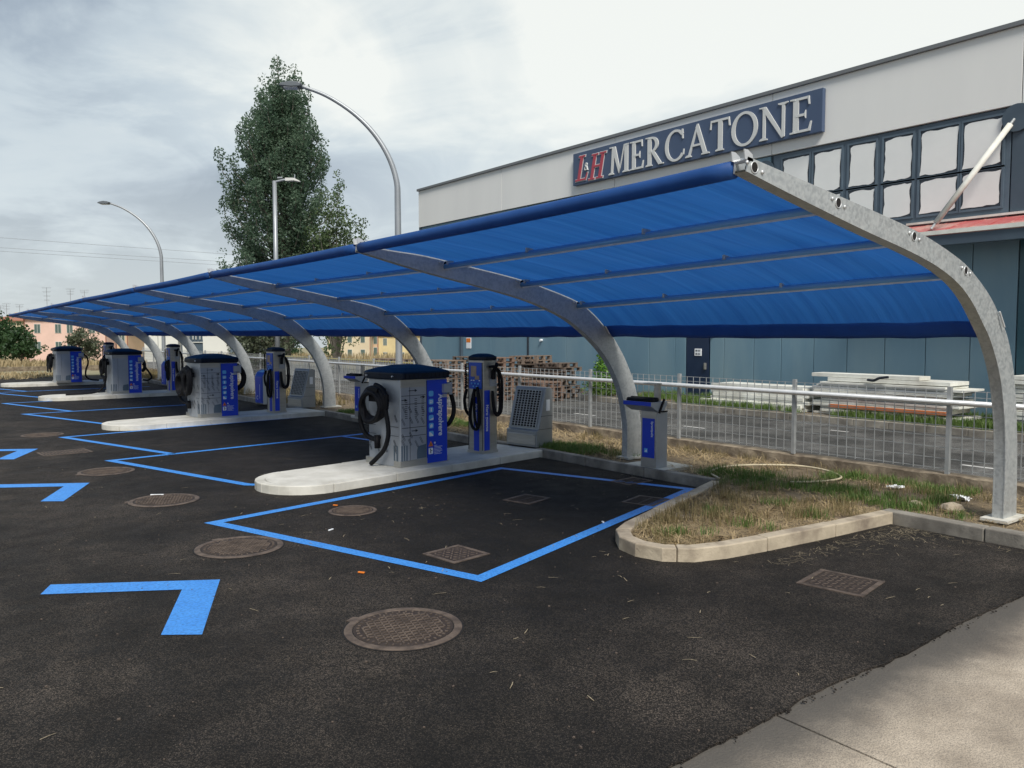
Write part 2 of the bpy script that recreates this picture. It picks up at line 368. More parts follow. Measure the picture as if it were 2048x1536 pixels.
def place_text(txt, size, m, parent, M, name='lettering', fit=None, bold=.02):
    me = text_mesh(txt, size, bold); me.materials.clear(); me.materials.append(m)
    xs = [v.co.x for v in me.vertices]; w = max(xs)-min(xs)
    if fit: me.transform(Matrix.Diagonal((fit/w, 1, 1, 1)))
    me.transform(M); return link(name, me, parent)
def spline(pts, n=8):
    P = [Vector(p) for p in pts]; out = []
    for i in range(len(P)-1):
        p0 = P[max(i-1,0)]; p1 = P[i]; p2 = P[i+1]; p3 = P[min(i+2,len(P)-1)]
        for k in range(n):
            t = k/n
            out.append(.5*((2*p1)+(p2-p0)*t+(2*p0-5*p1+4*p2-p3)*t*t+(3*p1-p0-3*p2+p3)*t**3))
    out.append(P[-1]); return out
def fwd(r, d, z=0.):
    """metres to the right of, and ahead along, the street view axis -> world"""
    return Vector((r*math.cos(YAW)+d*math.sin(YAW), -r*math.sin(YAW)+d*math.cos(YAW), z))
def structure(o, label=None): return tag(o, label=label, kind='structure')

# ================================================================== GROUND
def terrain_z(x, y):
    d = x*math.sin(YAW)+y*math.cos(YAW)
    t = min(1., max(0., (d-52)/70.)); t = t*t*(3-2*t)
    return -.07-2.3*t-(max(0., d-122)*.012 if d > 122 else 0)
g = MB(); xs = list(range(-60, 61, 20)); 
gx = [-500,-300,-200,-120,-80,-50,-30,-15,0,10,20,30,40,50,60,70,80,90,100,120,140,170,200,260,340,500]
gy = [-300,-100,-40,-20,0,20,40,46,52,58,64,70,76,82,90,100,110,120,135,150,180,220,300,450,700]
nv = []
for y in gy:
    for x in gx: nv.append((x, y, terrain_z(x, y)))
nf = []
for j in range(len(gy)-1):
    for i in range(len(gx)-1):
        a = j*len(gx)+i; nf.append((a, a+1, a+1+len(gx), a+len(gx)))
g.add(nv, nf); structure(g.build('ground', M_ground, smooth=True))

# asphalt lot laid over the concrete apron, with a ragged edge
EDGE_Y = 2.42
edge = [(-30+i*.06, EDGE_Y+.035*mnoise.noise(Vector((i*.06*1.1, 3, 0)))+.022*mnoise.noise(Vector((i*.06*5, 7, 0)))+.012*mnoise.noise(Vector((i*.06*19, 1, 0)))) for i in range(int(38.3/.06)+1)]
poly = edge+[(8.3, 44.), (-30, 44.)]
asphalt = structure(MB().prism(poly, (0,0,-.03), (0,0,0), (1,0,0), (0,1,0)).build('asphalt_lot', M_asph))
# concrete apron in slabs with cracks between
apron = structure(empty('concrete_apron', (0,0,0)))
def slab(x0, x1, y0, y1, seed):
    pts = []
    def jag(a, b, n, k): 
        for i in range(n):
            t = i/n; p = Vector(a).lerp(Vector(b), t); q = k+p.x*3.1+p.y*2.3
            pts.append((p.x+(.018*mnoise.noise(Vector((q*2, 1.5, 0)))+.01*mnoise.noise(Vector((q*9, 4, 0)))), p.y+.0*q))
    pts.append((x0, y0)); jag((x1, y0), (x1, y1), 40, x1); pts.append((x1, y1)); pts.append((x0, y1))
    # left side shares the neighbour's crack
    pts2 = pts[:-1]
    for i in range(40, -1, -1):
        t = i/40; y = y0+(y1-y0)*t; q = x0+x0*3.1+y*2.3
        pts2.append((x0+.016+(.018*mnoise.noise(Vector((q*2, 1.5, 0)))+.01*mnoise.noise(Vector((q*9, 4, 0)))), y))
    pts2 = pts2[1:]
    b = MB().prism(pts2, (0,0,-.04), (0,0,-.014), (1,0,0), (0,1,0)); return b.build('slab', M_apron, apron)
for x0, x1 in ((-30, -1.2), (-1.2, 3.62), (3.62, 12.5), (12.5, 30)):
    slab(x0, x1, -12, 2.9, x0)

# ------------------------------------------------------------------ painted markings (parts of the asphalt)
def stripe(name, pts, w, closed=False, label=None):
    b = MB(); n = len(pts)
    P = [Vector((p[0], p[1], 0)) for p in pts]
    L_, R_ = [], []
    for i in range(n):
        if closed: a, c = P[i-1], P[(i+1) % n]
        else: a, c = P[max(i-1,0)], P[min(i+1,n-1)]
        d1 = (P[i]-a).normalized() if (P[i]-a).length > 1e-6 else (c-P[i]).normalized()
        d2 = (c-P[i]).normalized() if (c-P[i]).length > 1e-6 else d1
        n1 = Vector((-d1.y, d1.x, 0)); n2 = Vector((-d2.y, d2.x, 0)); m = (n1+n2).normalized(); k = min(2.2, 1/max(.3, m.dot(n1)))
        L_.append(P[i]+m*w/2*k); R_.append(P[i]-m*w/2*k)
    segs = n if closed else n-1
    for i in range(segs):
        j = (i+1) % n
        b.add([(*L_[i].xy, .004), (*R_[i].xy, .004), (*R_[j].xy, .004), (*L_[j].xy, .004)], [(0,1,2,3)])
    return tag(b.build(name, M_paint, asphalt), label=label)
LW = .13
stripe('stall_line', [(2.60, 8.62), (3.72, 5.29), (8.1, 6.75), (7.12, 9.55)], LW, True)
stripe('stall_line', [(3.80, 10.42), (3.64, 10.57), (2.62, 13.93), (7.75, 14.66)], LW)
stripe('stall_line', [(3.60, 14.07), (2.50, 17.70), (3.55, 17.86), (7.9, 18.55)], LW)
stripe('stall_line', [(4.15, 10.95), (7.5, 11.45), (6.9, 14.5)], .10)
stripe('stall_line', [(3.62, 19.85), (2.48, 23.5), (7.7, 23.9)], LW)
stripe('stall_line', [(3.55, 23.62), (2.40, 27.55), (7.9, 28.1)], LW)
stripe('stall_line', [(3.6, 29.4), (2.5, 32.9), (7.7, 33.2)], LW)
stripe('stall_line', [(3.55, 33.05), (2.35, 36.9), (7.7, 37.1)], LW)
stripe('stall_line', [(-6, 40.9), (2.6, 40.2)], LW)
def arrow(dx, dy, k=1.):
    p = [(.80,7.02),(.90,7.25),(2.02,6.56),(1.54,5.41),(1.32,5.57),(1.70,6.48)]
    q = [(2.02+(x-2.02)*k+dx, 6.56+(y-6.56)*k+dy) for x, y in p]
    b = MB(); b.add([(q[0][0],q[0][1],.0042),(q[5][0],q[5][1],.0042),(q[2][0],q[2][1],.0042),(q[1][0],q[1][1],.0042)], [(0,1,2,3)])
    b.add([(q[5][0],q[5][1],.0042),(q[4][0],q[4][1],.0042),(q[3][0],q[3][1],.0042),(q[2][0],q[2][1],.0042)], [(0,1,2,3)])
    return b.build('arrow_marking', M_paint, asphalt)
arrow(0, 0); arrow(-.03, 5.43); arrow(-.13, 9.6); arrow(-.2, 18.)

# ------------------------------------------------------------------ kerbs and islands
def offset_poly(pts, d):
    out = []; n = len(pts)
    for i in range(n):
        a = Vector(pts[i-1]); b = Vector(pts[i]); c = Vector(pts[(i+1) % n])
        d1 = (b-a).normalized(); d2 = (c-b).normalized(); n1 = Vector((-d1.y, d1.x)); n2 = Vector((-d2.y, d2.x))
        m = n1+n2
        m = m.normalized() if m.length > 1e-6 else n1
        out.append(b+m*d/max(.4, m.dot(n1)))
    return out
def kerb_stones(parent, path, width, top, stone=1., m=None, gap=.007, side=1, base=-.03):
    """stones along an open path; width goes to the left of travel when side=1"""
    P = [Vector(p) for p in path]; acc = [0]
    for i in range(1, len(P)): acc.append(acc[-1]+(P[i]-P[i-1]).length)
    def pos(s):
        s = max(0, min(acc[-1], s))
        for i in range(1, len(P)):
            if s <= acc[i]+1e-9:
                t = (s-acc[i-1])/(acc[i]-acc[i-1]); p = P[i-1].lerp(P[i], t); return p, (P[i]-P[i-1]).normalized()
    n = max(1, round(acc[-1]/stone)); st = acc[-1]/n
    for k in range(n):
        s0, s1 = k*st+gap/2, (k+1)*st-gap/2; cuts = [s0]+[a for a in acc if s0+.02 < a < s1-.02]+[s1]
        fr, bk = [], []
        for s in cuts:
            p, d = pos(s)
            # averaged direction at bends
            d2 = pos(min(acc[-1], s+.06))[1]; d1 = pos(max(0, s-.06))[1]; d = (d1+d2).normalized()
            nrm = Vector((-d.y, d.x))*side; fr.append(p); bk.append(p+nrm*width)
        jz = random.uniform(-.004, .004); b = MB()
        ring = fr+bk[::-1]
        if side < 0: ring = ring[::-1]
        b.prism([(p.x, p.y) for p in ring], (0,0,top+jz-base), (0,0,base), (1,0,0), (0,1,0))
        b.build('kerb_stone', m or M_kerb, parent, bevel=.012)
ISL = []
def island(cx_tip, cy_mid, ang, length, width, top=.115):
    r = width/2; root = structure(empty('service_island', (cx_tip, cy_mid, 0), ang))
    pts = [(length, -r), (1.05+r, -r)]
    arc = [(r-r*math.cos(t)*1., -r*math.sin(t)) for t in np.linspace(math.pi/2, -math.pi/2, 15)]
    path = [(length, -r)]+[tuple(p) for p in arc]+[(length, r)]
    kerb_stones(root, path, .13, top, 1.0, M_isle, .006, side=-1)
    inner = [(length, -r+.134)]+[(r-(r-.134)*math.cos(t), -(r-.134)*math.sin(t)) for t in np.linspace(math.pi/2, -math.pi/2, 15)]+[(length, r-.134)]
    MB().prism(inner, (0,0,top-.002+.03), (0,0,-.03), (1,0,0), (0,1,0)).build('concrete_top', M_isle, root)
    return root
A1 = R(9.5)
island(3.60, 9.93, A1, 4.72, 1.32)
island(3.38, 18.62, R(7), 4.95, 1.36)
island(3.35, 28.15, R(4), 4.95, 1.4)
island(3.1, 36.6, R(3), 5.2, 1.5)

back = structure(empty('back_kerb', (0,0,0)))
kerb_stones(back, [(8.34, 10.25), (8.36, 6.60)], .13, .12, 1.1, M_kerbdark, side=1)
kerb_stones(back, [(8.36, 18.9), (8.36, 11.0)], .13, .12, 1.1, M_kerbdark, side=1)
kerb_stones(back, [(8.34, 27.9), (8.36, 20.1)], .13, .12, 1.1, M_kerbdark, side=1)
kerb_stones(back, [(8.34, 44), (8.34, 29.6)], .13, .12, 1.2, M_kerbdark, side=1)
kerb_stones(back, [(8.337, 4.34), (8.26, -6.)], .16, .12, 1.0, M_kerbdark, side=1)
pen = structure(empty('planted_peninsula', (0,0,0)))
PEN = [(8.30, 6.58), (6.9, 6.06), (5.75, 5.63), (5.46, 5.47), (5.28, 5.24), (5.22, 4.98), (5.29, 4.72), (5.50, 4.53), (5.82, 4.43), (6.3, 4.36), (7.1, 4.28), (8.33, 4.2)]
kerb_stones(pen, PEN, .14, .125, .95, M_kerbold, side=1)
PIN = [(8.45, 6.5), (6.95, 5.93), (5.82, 5.50), (5.58, 5.37), (5.42, 5.19), (5.37, 4.98), (5.42, 4.79), (5.58, 4.65), (5.85, 4.57), (6.3, 4.50), (7.1, 4.42), (8.45, 4.35)]
def soil_patch(name, poly, z, nx, ny, amp, parent=None):
    xs_ = [p[0] for p in poly]; ys_ = [p[1] for p in poly]; x0, x1, y0, y1 = min(xs_), max(xs_), min(ys_), max(ys_)
    b = MB(); vs = []; 
    for j in range(ny+1):
        for i in range(nx+1):
            x = x0+(x1-x0)*i/nx; y = y0+(y1-y0)*j/ny
            vs.append((x, y, z+amp*mnoise.noise(Vector((x*1.3, y*1.3, 2)))+.3*amp*mnoise.noise(Vector((x*7, y*7, 5)))))
    b.add(vs, [(j*(nx+1)+i, j*(nx+1)+i+1, (j+1)*(nx+1)+i+1, (j+1)*(nx+1)+i) for j in range(ny) for i in range(nx)])
    o = b.build(name, M_soil, parent, smooth=True); return o
structure(soil_patch('planting_soil', [(8.44, -8), (10.42, 46)], .085, 24, 420, .025))
bm = MB().prism(PIN, (0,0,.12), (0,0,-.03), (1,0,0), (0,1,0)); structure(bm.build('peninsula_soil', M_soil))

# low wall and road behind
lw = MB(); ys = np.arange(-10, 50.01, .25)
rings = []
for y in ys:
    j = lambda s, a: a*mnoise.noise(Vector((s, y*2.3, s)))+.5*a*mnoise.noise(Vector((s, y*9, s)))
    rings.append([(10.36+j(1,.03), y, -.1), (10.38+j(2,.03), y, .12+j(3,.02)), (10.39+j(4,.02), y, .235+j(5,.02)), (10.45, y, .25+j(6,.012)), (10.60, y, .25+j(7,.012)), (10.62, y, -.1)])
n = 6; vs = [q for r_ in rings for q in r_]
lw.add(vs, [(i*n+k, i*n+k+1, (i+1)*n+k+1, (i+1)*n+k) for i in range(len(rings)-1) for k in range(n-1)]+[tuple(range(n)), tuple(range((len(rings)-1)*n+n-1, (len(rings)-1)*n-1, -1))])
tag(lw.build('low_wall', M_wallconc), 'crumbling low concrete wall carrying the galvanised mesh fence', 'wall')
road = structure(MB().box((15.1, 22, -.02), (9.0, 84, .04)).build('back_road', M_road))
for y0, y1, x, w in ((11.0, 11.6, 13.65, .09), (8.8, 9.2, 15.5, .09), (14.4, 15.2, 13.65, .09), (4.8, 5.5, 12.95, .11), (19, 19.8, 13.65, .09), (1.5, 2.3, 12.95, .1)):
    MB().add([(x-w/2, y0, .004), (x+w/2, y0, .004), (x+w/2, y1, .004), (x-w/2, y1, .004)], [(0,1,2,3)]).build('lane_dash', M_whitepaint, road)
vk = structure(empty('verge_kerb', (0,0,0)))
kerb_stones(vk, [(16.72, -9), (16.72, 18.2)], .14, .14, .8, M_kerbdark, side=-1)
structure(MB().box((18.3, 4.5, .06), (2.86, 27., .16)).build('verge', M_soil))

# ================================================================== THE SHOP BUILDING
XB = 19.5
bld = empty('shop_building', (XB, 13, 0), label='long retail building with white fascia, blue-grey cladding and white-sheeted windows', cat='building')
def B(x, y, z): return (x-XB, y-13, z)
MB().box(B(XB+12.6, 13.2, 4.35), (25, 38.7, 8.72)).build('building_core', M_cladd, bld)
def wallbox(name, y0, y1, z0, z1, t, m, x=0., bevel=.006, parent=None):
    return MB().box(B(XB+.1-t/2-x, (y0+y1)/2, (z0+z1)/2), (t, abs(y1-y0), z1-z0)).build(name, m, parent or bld, bevel=bevel)
# fascia panels
for y0, y1 in ((32.55, 26.1), (26.08, 19.7), (19.68, 13.55), (13.53, 7.3), (7.28, 1.0), (.98, -6)):
    wallbox('fascia_panel', y0, y1, 7.0, 8.66, .12, M_fascia)
wallbox('coping', 32.6, -6, 8.66, 8.76, .2, M_coping)
# cladding panels
def clad(edges, z0, z1, m):
    for a, b_ in zip(edges[:-1], edges[1:]): wallbox('cladding_panel', a-.008, b_+.008, z0, z1, .06, m, bevel=.01)
clad([32.55, 29.2, 26.9, 24.45, 22.2, 20, 18.1, 17.0], 0, 6.98, M_cladb)
clad([15.62, 15.1, 14.05, 13.15, 12.15, 11.2, 10.2, 9.2, 8.2, 7.25], 0, 4.1, M_cladb)
wallbox('cladding_panel', 16.99, 15.64, 2.06, 6.98, .06, M_cladb)
wallbox('cladding_panel', 16.99, 16.56, 0, 2.04, .06, M_cladb)
clad([15.62, 14.6, 13.6], 4.12, 6.98, M_cladb)
clad([7.24, 4.8, 2.4, 0, -3, -6], 0, 4.1, M_cladt)
wallbox('downpipe', 29.12, 28.98, 0, 6.9, .16, M_cladd); wallbox('corner_trim', 32.58, 32.4, 0, 7, .09, M_cladd)
wallbox('joint_cover', 24.47, 24.40, 0, 6.9, .1, M_print)
d = wallbox('door', 16.53, 15.66, 0, 2.04, .07, M_door, x=-.01)
wallbox('handle', 15.80, 15.74, .95, 1.15, .12, M_steel, parent=d); sg = wallbox('door_sign', 16.19, 15.93, 1.36, 1.58, .085, M_white, parent=d)
b = MB()
for zz in (1.52, 1.42):
    b.box(B(XB+.1-.087, 16.12, zz), (.004, .05, .05)); b.box(B(XB+.1-.087, 16.02, zz+.012), (.004, .1, .012)); b.box(B(XB+.1-.087, 16.02, zz-.014), (.004, .1, .012))
b.build('sign_print', M_print, d)
wallbox('wall_lamp', 15.55, 15.50, 1.92, 1.98, .12, M_print)
nt_ = wallbox('notice_plate', 28.72, 28.36, 1.42, 1.88, .08, M_white); wallbox('notice_header', 28.70, 28.38, 1.68, 1.86, .085, M_orange, parent=nt_)
MB().tube([B(XB+.04, 23.6, 2.05-.25), B(XB-.06, 23.6, 1.8)], .05, 12).build('wall_disc', M_white, bld)
# window band
wallbox('window_band', 13.52, 7.5, 4.62, 6.98, .05, M_frame)
clad([7.48, 7.0, 6.5, 6.0, 4.5, 3], 4.62, 6.98, M_cladd)
TOP = [(13.22,12.40),(12.28,11.48),(11.27,10.56),(10.36,9.64),(9.46,8.59),(8.50,7.66)]
def wavy_sheet(y0, y1, z0, z1, seed):
    pts = []; c = [(y0,z0),(y1,z0),(y1,z1),(y0,z1)]
    for i in range(4):
        a, e = c[i], c[(i+1) % 4]
        for k in range(9):
            t = k/9; n1 = mnoise.noise(Vector((seed*3.7+i*5.1, t*3.2, 1)))*.030+mnoise.noise(Vector((seed*1.3+i*2.2, t*9, 4)))*.015
            corner = .045*max(0, 1-min(t, 1-t)*7)
            y = a[0]+(e[0]-a[0])*t; z = a[1]+(e[1]-a[1])*t; s = n1+corner
            if i == 0: z += s
            elif i == 1: y += s
            elif i == 2: z -= s
            else: y -= s
            pts.append((y, z))
    return pts
wi = 0
for row, (z0, z1) in enumerate(((5.76, 6.84), (4.86, 5.70))):
    for y0, y1 in TOP:
        wi += 1
        w = MB()
        for (a, b_, c_, d_) in ((y0+.05, y1-.05, z1, z1+.05), (y0+.05, y1-.05, z0-.05, z0), (y0+.05, y0, z0, z1), (y1, y1-.05, z0, z1)):
            w.box(B(XB+.1-.055, (a+b_)/2, (c_+d_)/2), (.05, abs(a-b_), d_-c_))
        wo = w.build('window', M_frame, bld)
        MB().box(B(XB+.1-.053, (y0+y1)/2, (z0+z1)/2), (.012, abs(y0-y1), z1-z0)).build('pane', M_glassd, wo)
        pts = wavy_sheet(y1+.04, y0-.04, z0+.03, z1-.04, wi)
        MB().prism([(p[0]-13, p[1]) for p in pts], (-.006, 0, 0), (.1-.0615, 0, 0), (0,1,0), (0,0,1)).build('white_sheet', M_sheet, wo)
# sloping red porch roof with tie rods
aw = MB(); aw.prism([(.06, 4.62), (.06, 4.54), (-1.15, 4.20), (-1.15, 4.28)], (0, -16, 0), B(XB, 9.75, 0), (1,0,0), (0,0,1))
po = aw.build('porch_roof', M_red, bld)
MB().box(B(XB-1.17, 1.7, 4.26), (.06, 16.1, .09)).build('roof_edge', M_panelw, po)
MB().box(B(XB-1.0, 1.7, 4.09), (.3, 15.9, .22)).build('porch_fascia', M_cladd, po)
MB().box(B(XB-.02, 1.7, 4.66), (.1, 16, .05)).build('flashing', M_panelw, po)
for y in np.arange(9.6, -6, -.42): MB().beam(B(XB+.03, y, 4.61), B(XB-1.13, y, 4.30), .025, .02).build('roof_rib', M_red, po)
for y1, y2 in ((8.62, 7.42), (3.9, 2.7)):
    a = Vector(B(XB-1.1, y1, 4.36)); c = Vector(B(XB-.02, y2, 6.70))
    t = MB().tube([a.lerp(c, .06), c.lerp(a, .05)], .065, 12).build('tie_rod', M_panelw, bld, smooth=True)
    MB().tube([a, a.lerp(c, .07)], .03, 8).tube([c, c.lerp(a, .06)], .03, 8).build('rod_end', M_galv, t)
    MB().tube([B(XB+.01, y2-.05, 6.72), B(XB-.03, y2-.05, 6.72)], .30, 24).build('rod_plate', M_cladd, bld)
MB().tube([B(XB-.03, 13.75, 6.6), B(XB+.01, 13.75, 6.6)], .28, 20).build('rod_plate', M_cladd, bld)

# ------------------------------------------------------------------ sign
sign = empty('shop_sign', (XB-.02, 16.77, 7.86), 0, label='dark slate rectangular shop sign with big serif letters on the white fascia', cat='sign')
# sign-local: reading direction is -y ; t = metres from the left end
SL, SH = 9.70, 1.12
MB().box((-.09, 0, 0), (.14, SL, SH)).build('board', M_sign, sign, bevel=.01)
MB().box((-.009, 0, 0), (.02, SL-.1, SH-.1)).build('bracket', M_coping, sign)
def grow(poly, g):
    if not g: return poly
    a = sum(poly[i][0]*poly[(i+1) % len(poly)][1]-poly[(i+1) % len(poly)][0]*poly[i][1] for i in range(len(poly)))
    q = poly if a > 0 else poly[::-1]
    return [tuple(v) for v in offset_poly([Vector(p) for p in q], -g)]
def ring_part(cx, cy, ro, ri, a0, a1, n=14):
    o_ = [(cx+ro[0]*math.cos(t), cy+ro[1]*math.sin(t)) for t in np.linspace(a0, a1, n)]
    i_ = [(cx+ri[0]*math.cos(t), cy+ri[1]*math.sin(t)) for t in np.linspace(a1, a0, n)]
    return o_+i_
def rect(x0, y0, x1, y1): return [(x0,y0),(x1,y0),(x1,y1),(x0,y1)]
def serif(x, y, w, up):   # bracketed slab serif centred on x
    s = 1 if up else -1
    return [(x-w/2, y), (x+w/2, y), (x+w/2, y+s*.035), (x+w*.22, y+s*.075), (x-w*.22, y+s*.075), (x-w/2, y+s*.035)]
def glyph(ch):
    T, t = .185, .105; p = []
    if ch == 'M':
        p = [[(.10,0),(.10+t,0),(.19+t,1),(.17,1)], [(.14,1),(.14+T+.02,1),(.60,.16),(.54,0)], [(.54,0),(.60,.16),(.86,1),(.80,1)], rect(.84,0,.84+T,1), [(.80,1),(.99,1),(.99,.93),(.84,.9)], serif(.13,0,.28,True), serif(.915,0,.34,True), [(.02,1),(.2,1),(.2,.95),(.05,.96)], [(.86,1),(1.06,1),(1.04,.955),(.9,.93)]]; w = 1.08
    elif ch == 'E':
        p = [rect(.12,0,.12+T,1), rect(.12,.93,.64,1), rect(.12,0,.68,.07), rect(.2,.46,.54,.53), [(.60,1),(.66,1),(.68,.76),(.64,.76)], [(.62,0),(.70,0),(.75,.27),(.71,.27)], [(.50,.53),(.55,.62),(.55,.38),(.50,.46)], [(.02,1),(.2,1),(.2,.94),(.02,.96)], [(.02,0),(.2,0),(.2,.06),(.02,.04)]]; w = .78
    elif ch == 'R':
        p = [rect(.12,0,.12+T,1), ring_part(.30,.73,(.36,.27),(.20,.20),-math.pi/2,math.pi/2), rect(.12,.93,.31,1), rect(.2,.46,.31,.53), [(.30,.49),(.46,.49),(.86,0),(.68,0)], serif(.195,0,.32,True), [(.02,1),(.2,1),(.2,.95),(.02,.965)], [(.66,0),(.92,0),(.92,.035),(.74,.07)]]; w = .92
    elif ch == 'C':
        p = [ring_part(.52,.5,(.50,.53),(.35,.45),R(42),R(180),16), ring_part(.52,.5,(.50,.53),(.35,.45),R(180),R(322),16), [(.80,1.0),(.86,1.0),(.88,.68),(.83,.68)], [(.86,.17),(.91,.15),(.93,.33),(.89,.33)]]; w = .98
    elif ch == 'A':
        p = [[(.06,0),(.06+t,0),(.50,.94),(.46,1.03)], [(.40,.92),(.46,1.03),(.52,1.03),(.92,0),(.75,0)], rect(.27,.32,.66,.385), serif(.10,0,.27,True), serif(.84,0,.34,True)]; w = .98
    elif ch == 'T':
        p = [rect(.36,0,.36+T,1), rect(.04,.93,.84,1), [(.04,1),(.09,1),(.05,.72),(.0,.72)], [(.79,1),(.84,1),(.88,.72),(.83,.72)], serif(.435,0,.36,True)]; w = .88
    elif ch == 'O':
        p = [ring_part(.53,.5,(.52,.53),(.37,.45),R(0),R(180),18), ring_part(.53,.5,(.52,.53),(.37,.45),R(180),R(360),18)]; w = 1.07
    elif ch == 'N':
        p = [rect(.13,0,.13+t,1), [(.06,1),(.24,1),(.94,.0),(.84,-.03)], rect(.84,.0,.84+t,1), serif(.165,0,.30,True), [(.70,1),(1.06,1),(1.06,.965),(.95,.93),(.81,.93),(.70,.965)], [(.0,1),(.2,1),(.2,.95),(.0,.965)]]; w = 1.08
    elif ch == 'L':
        p = [rect(.16,0,.33,1), rect(.04,0,.72,.075), [(.64,0),(.72,0),(.78,.28),(.73,.28)], rect(.05,.94,.45,1)]; w = .80
    elif ch == 'H':
        p = [rect(.14,0,.30,1), rect(.64,0,.80,1), rect(.2,.47,.72,.545), rect(.03,.94,.42,1), rect(.03,0,.42,.06), rect(.53,.94,.92,1), rect(.53,0,.92,.06)]; w = .95
    elif ch == '&':
        p = [ring_part(.34,.26,(.30,.28),(.20,.18),0,math.pi,10), ring_part(.34,.26,(.30,.28),(.20,.18),math.pi,2*math.pi,10), ring_part(.34,.76,(.21,.24),(.13,.16),0,math.pi,10), ring_part(.34,.76,(.21,.24),(.13,.16),math.pi,2*math.pi,10), [(.40,.55),(.50,.60),(.80,0),(.66,0)]]; w = .8
    return p, w
def letter(ch, t0, z0, h, sx, m, proud, g=0., shear=0., name='letter', parent=None):
    p, w = glyph(ch); b = MB()
    for i, poly in enumerate(p):
        q = grow([(x*h*sx+shear*y*h, y*h) for x, y in poly], g) if g and len(poly) < 9 else [(x*h*sx+shear*y*h, y*h) for x, y in poly]
        b.prism(q, (-(proud+.0015*i), 0, 0), (-.16, SL/2-t0, z0), (0,-1,0), (0,0,1))
    return b.build(name, m, parent or sign), w*h*sx
x = 1.84
for ch, sx in (('M',.96),('E',.92),('R',.95),('C',.95),('A',.97),('T',.92),('O',.95),('N',.95),('E',.98)):
    o, w = letter(ch, x, -.475, .915, sx*.985, M_letter, .03); x += w+.034
for ch, t0, z0, h in (('L', .12, -.44, .86), ('H', .80, -.49, .86)):
    o1, w = letter(ch, t0, z0, h, .92, M_letter, .015, g=.022, shear=.22, name='letter_outline')
    letter(ch, t0, z0, h, .92, M_lred, .035, shear=.22)
letter('&', .62, -.12, .26, .9, M_letter, .05, shear=.1)

CC_ = {}
def cached_(k, f):
    if k not in CC_: CC_[k] = f()
    return CC_[k]
# ================================================================== SHADE CANOPY
can = empty('shade_canopy', (8.9, 3.4, 0), label='long blue fabric shade canopy on curved galvanised steel arches', cat='canopy')
def K(p): return (p[0]-8.9, p[1]-3.4, p[2])
COLY = [3.40, 8.66, 14.42, 19.65, 25.7, 30.9, 36.5, 42.3]
DX = [0, 0, .05, -.04, -.08, -.18, -.26, -.32]; DZ = [0, 0, .03, 0, -.02, -.07, -.11, -.15]
OUT_A = [(4.55,3.19),(5.41,3.08),(6.34,2.96),(7.04,2.85),(7.73,2.68),(8.09,2.53),(8.39,2.36),(8.62,2.17),(8.84,1.94),(9.02,1.55),(9.15,.9),(9.2,.1)]
OUT_B = [(4.35,3.09),(5.22,2.99),(6.3,2.84),(7.05,2.71),(7.72,2.53),(8.06,2.36),(8.37,2.11),(8.60,1.86),(8.80,1.58),(9.0,1.18),(9.12,.65),(9.15,.1)]
INN_A = [(4.54,3.09),(5.1,2.985),(5.98,2.83),(6.79,2.70),(7.3,2.595),(7.69,2.47),(7.97,2.32),(8.20,2.14),(8.46,1.90),(8.71,1.50),(8.86,.9),(8.88,.1)]
INN_B = [(4.34,2.98),(5.22,2.79),(6.1,2.63),(6.8,2.49),(7.3,2.34),(7.68,2.18),(8.08,1.92),(8.36,1.67),(8.56,1.40),(8.73,1.03),(8.82,.6),(8.82,.1)]
def dense(i, A, Bp):
    def one(k):
        q = A if k == 0 else Bp
        out = []
        for p in q:
            w = max(0, min(1, (8.9-p[0])/4.5)); out.append((p[0]+DX[k]*w, p[1]+DZ[k]*w))
        return [(p.x, p.y) for p in spline([(*p, 0) for p in out], 5)]
    f = min(int(math.floor(i)), 7); t = i-f
    if t < 1e-9: return one(f)
    return [(a_[0]*(1-t)+c_[0]*t, a_[1]*(1-t)+c_[1]*t) for a_, c_ in zip(one(f), one(f+1))]
def zout(i, x):
    P = dense(i, OUT_A, OUT_B); return float(np.interp(x, [p[0] for p in P], [p[1] for p in P]))
def hole_at(k, i):
    x = (4.62, 5.66, 6.84, 7.83)[k]+(DX[i]*(.95, .7, .45, .2)[k] if i else 0)-(0 if i == 0 else (.18, .12, .07, .03)[k]); return (x, zout(i, x)-.055)
AW = .11
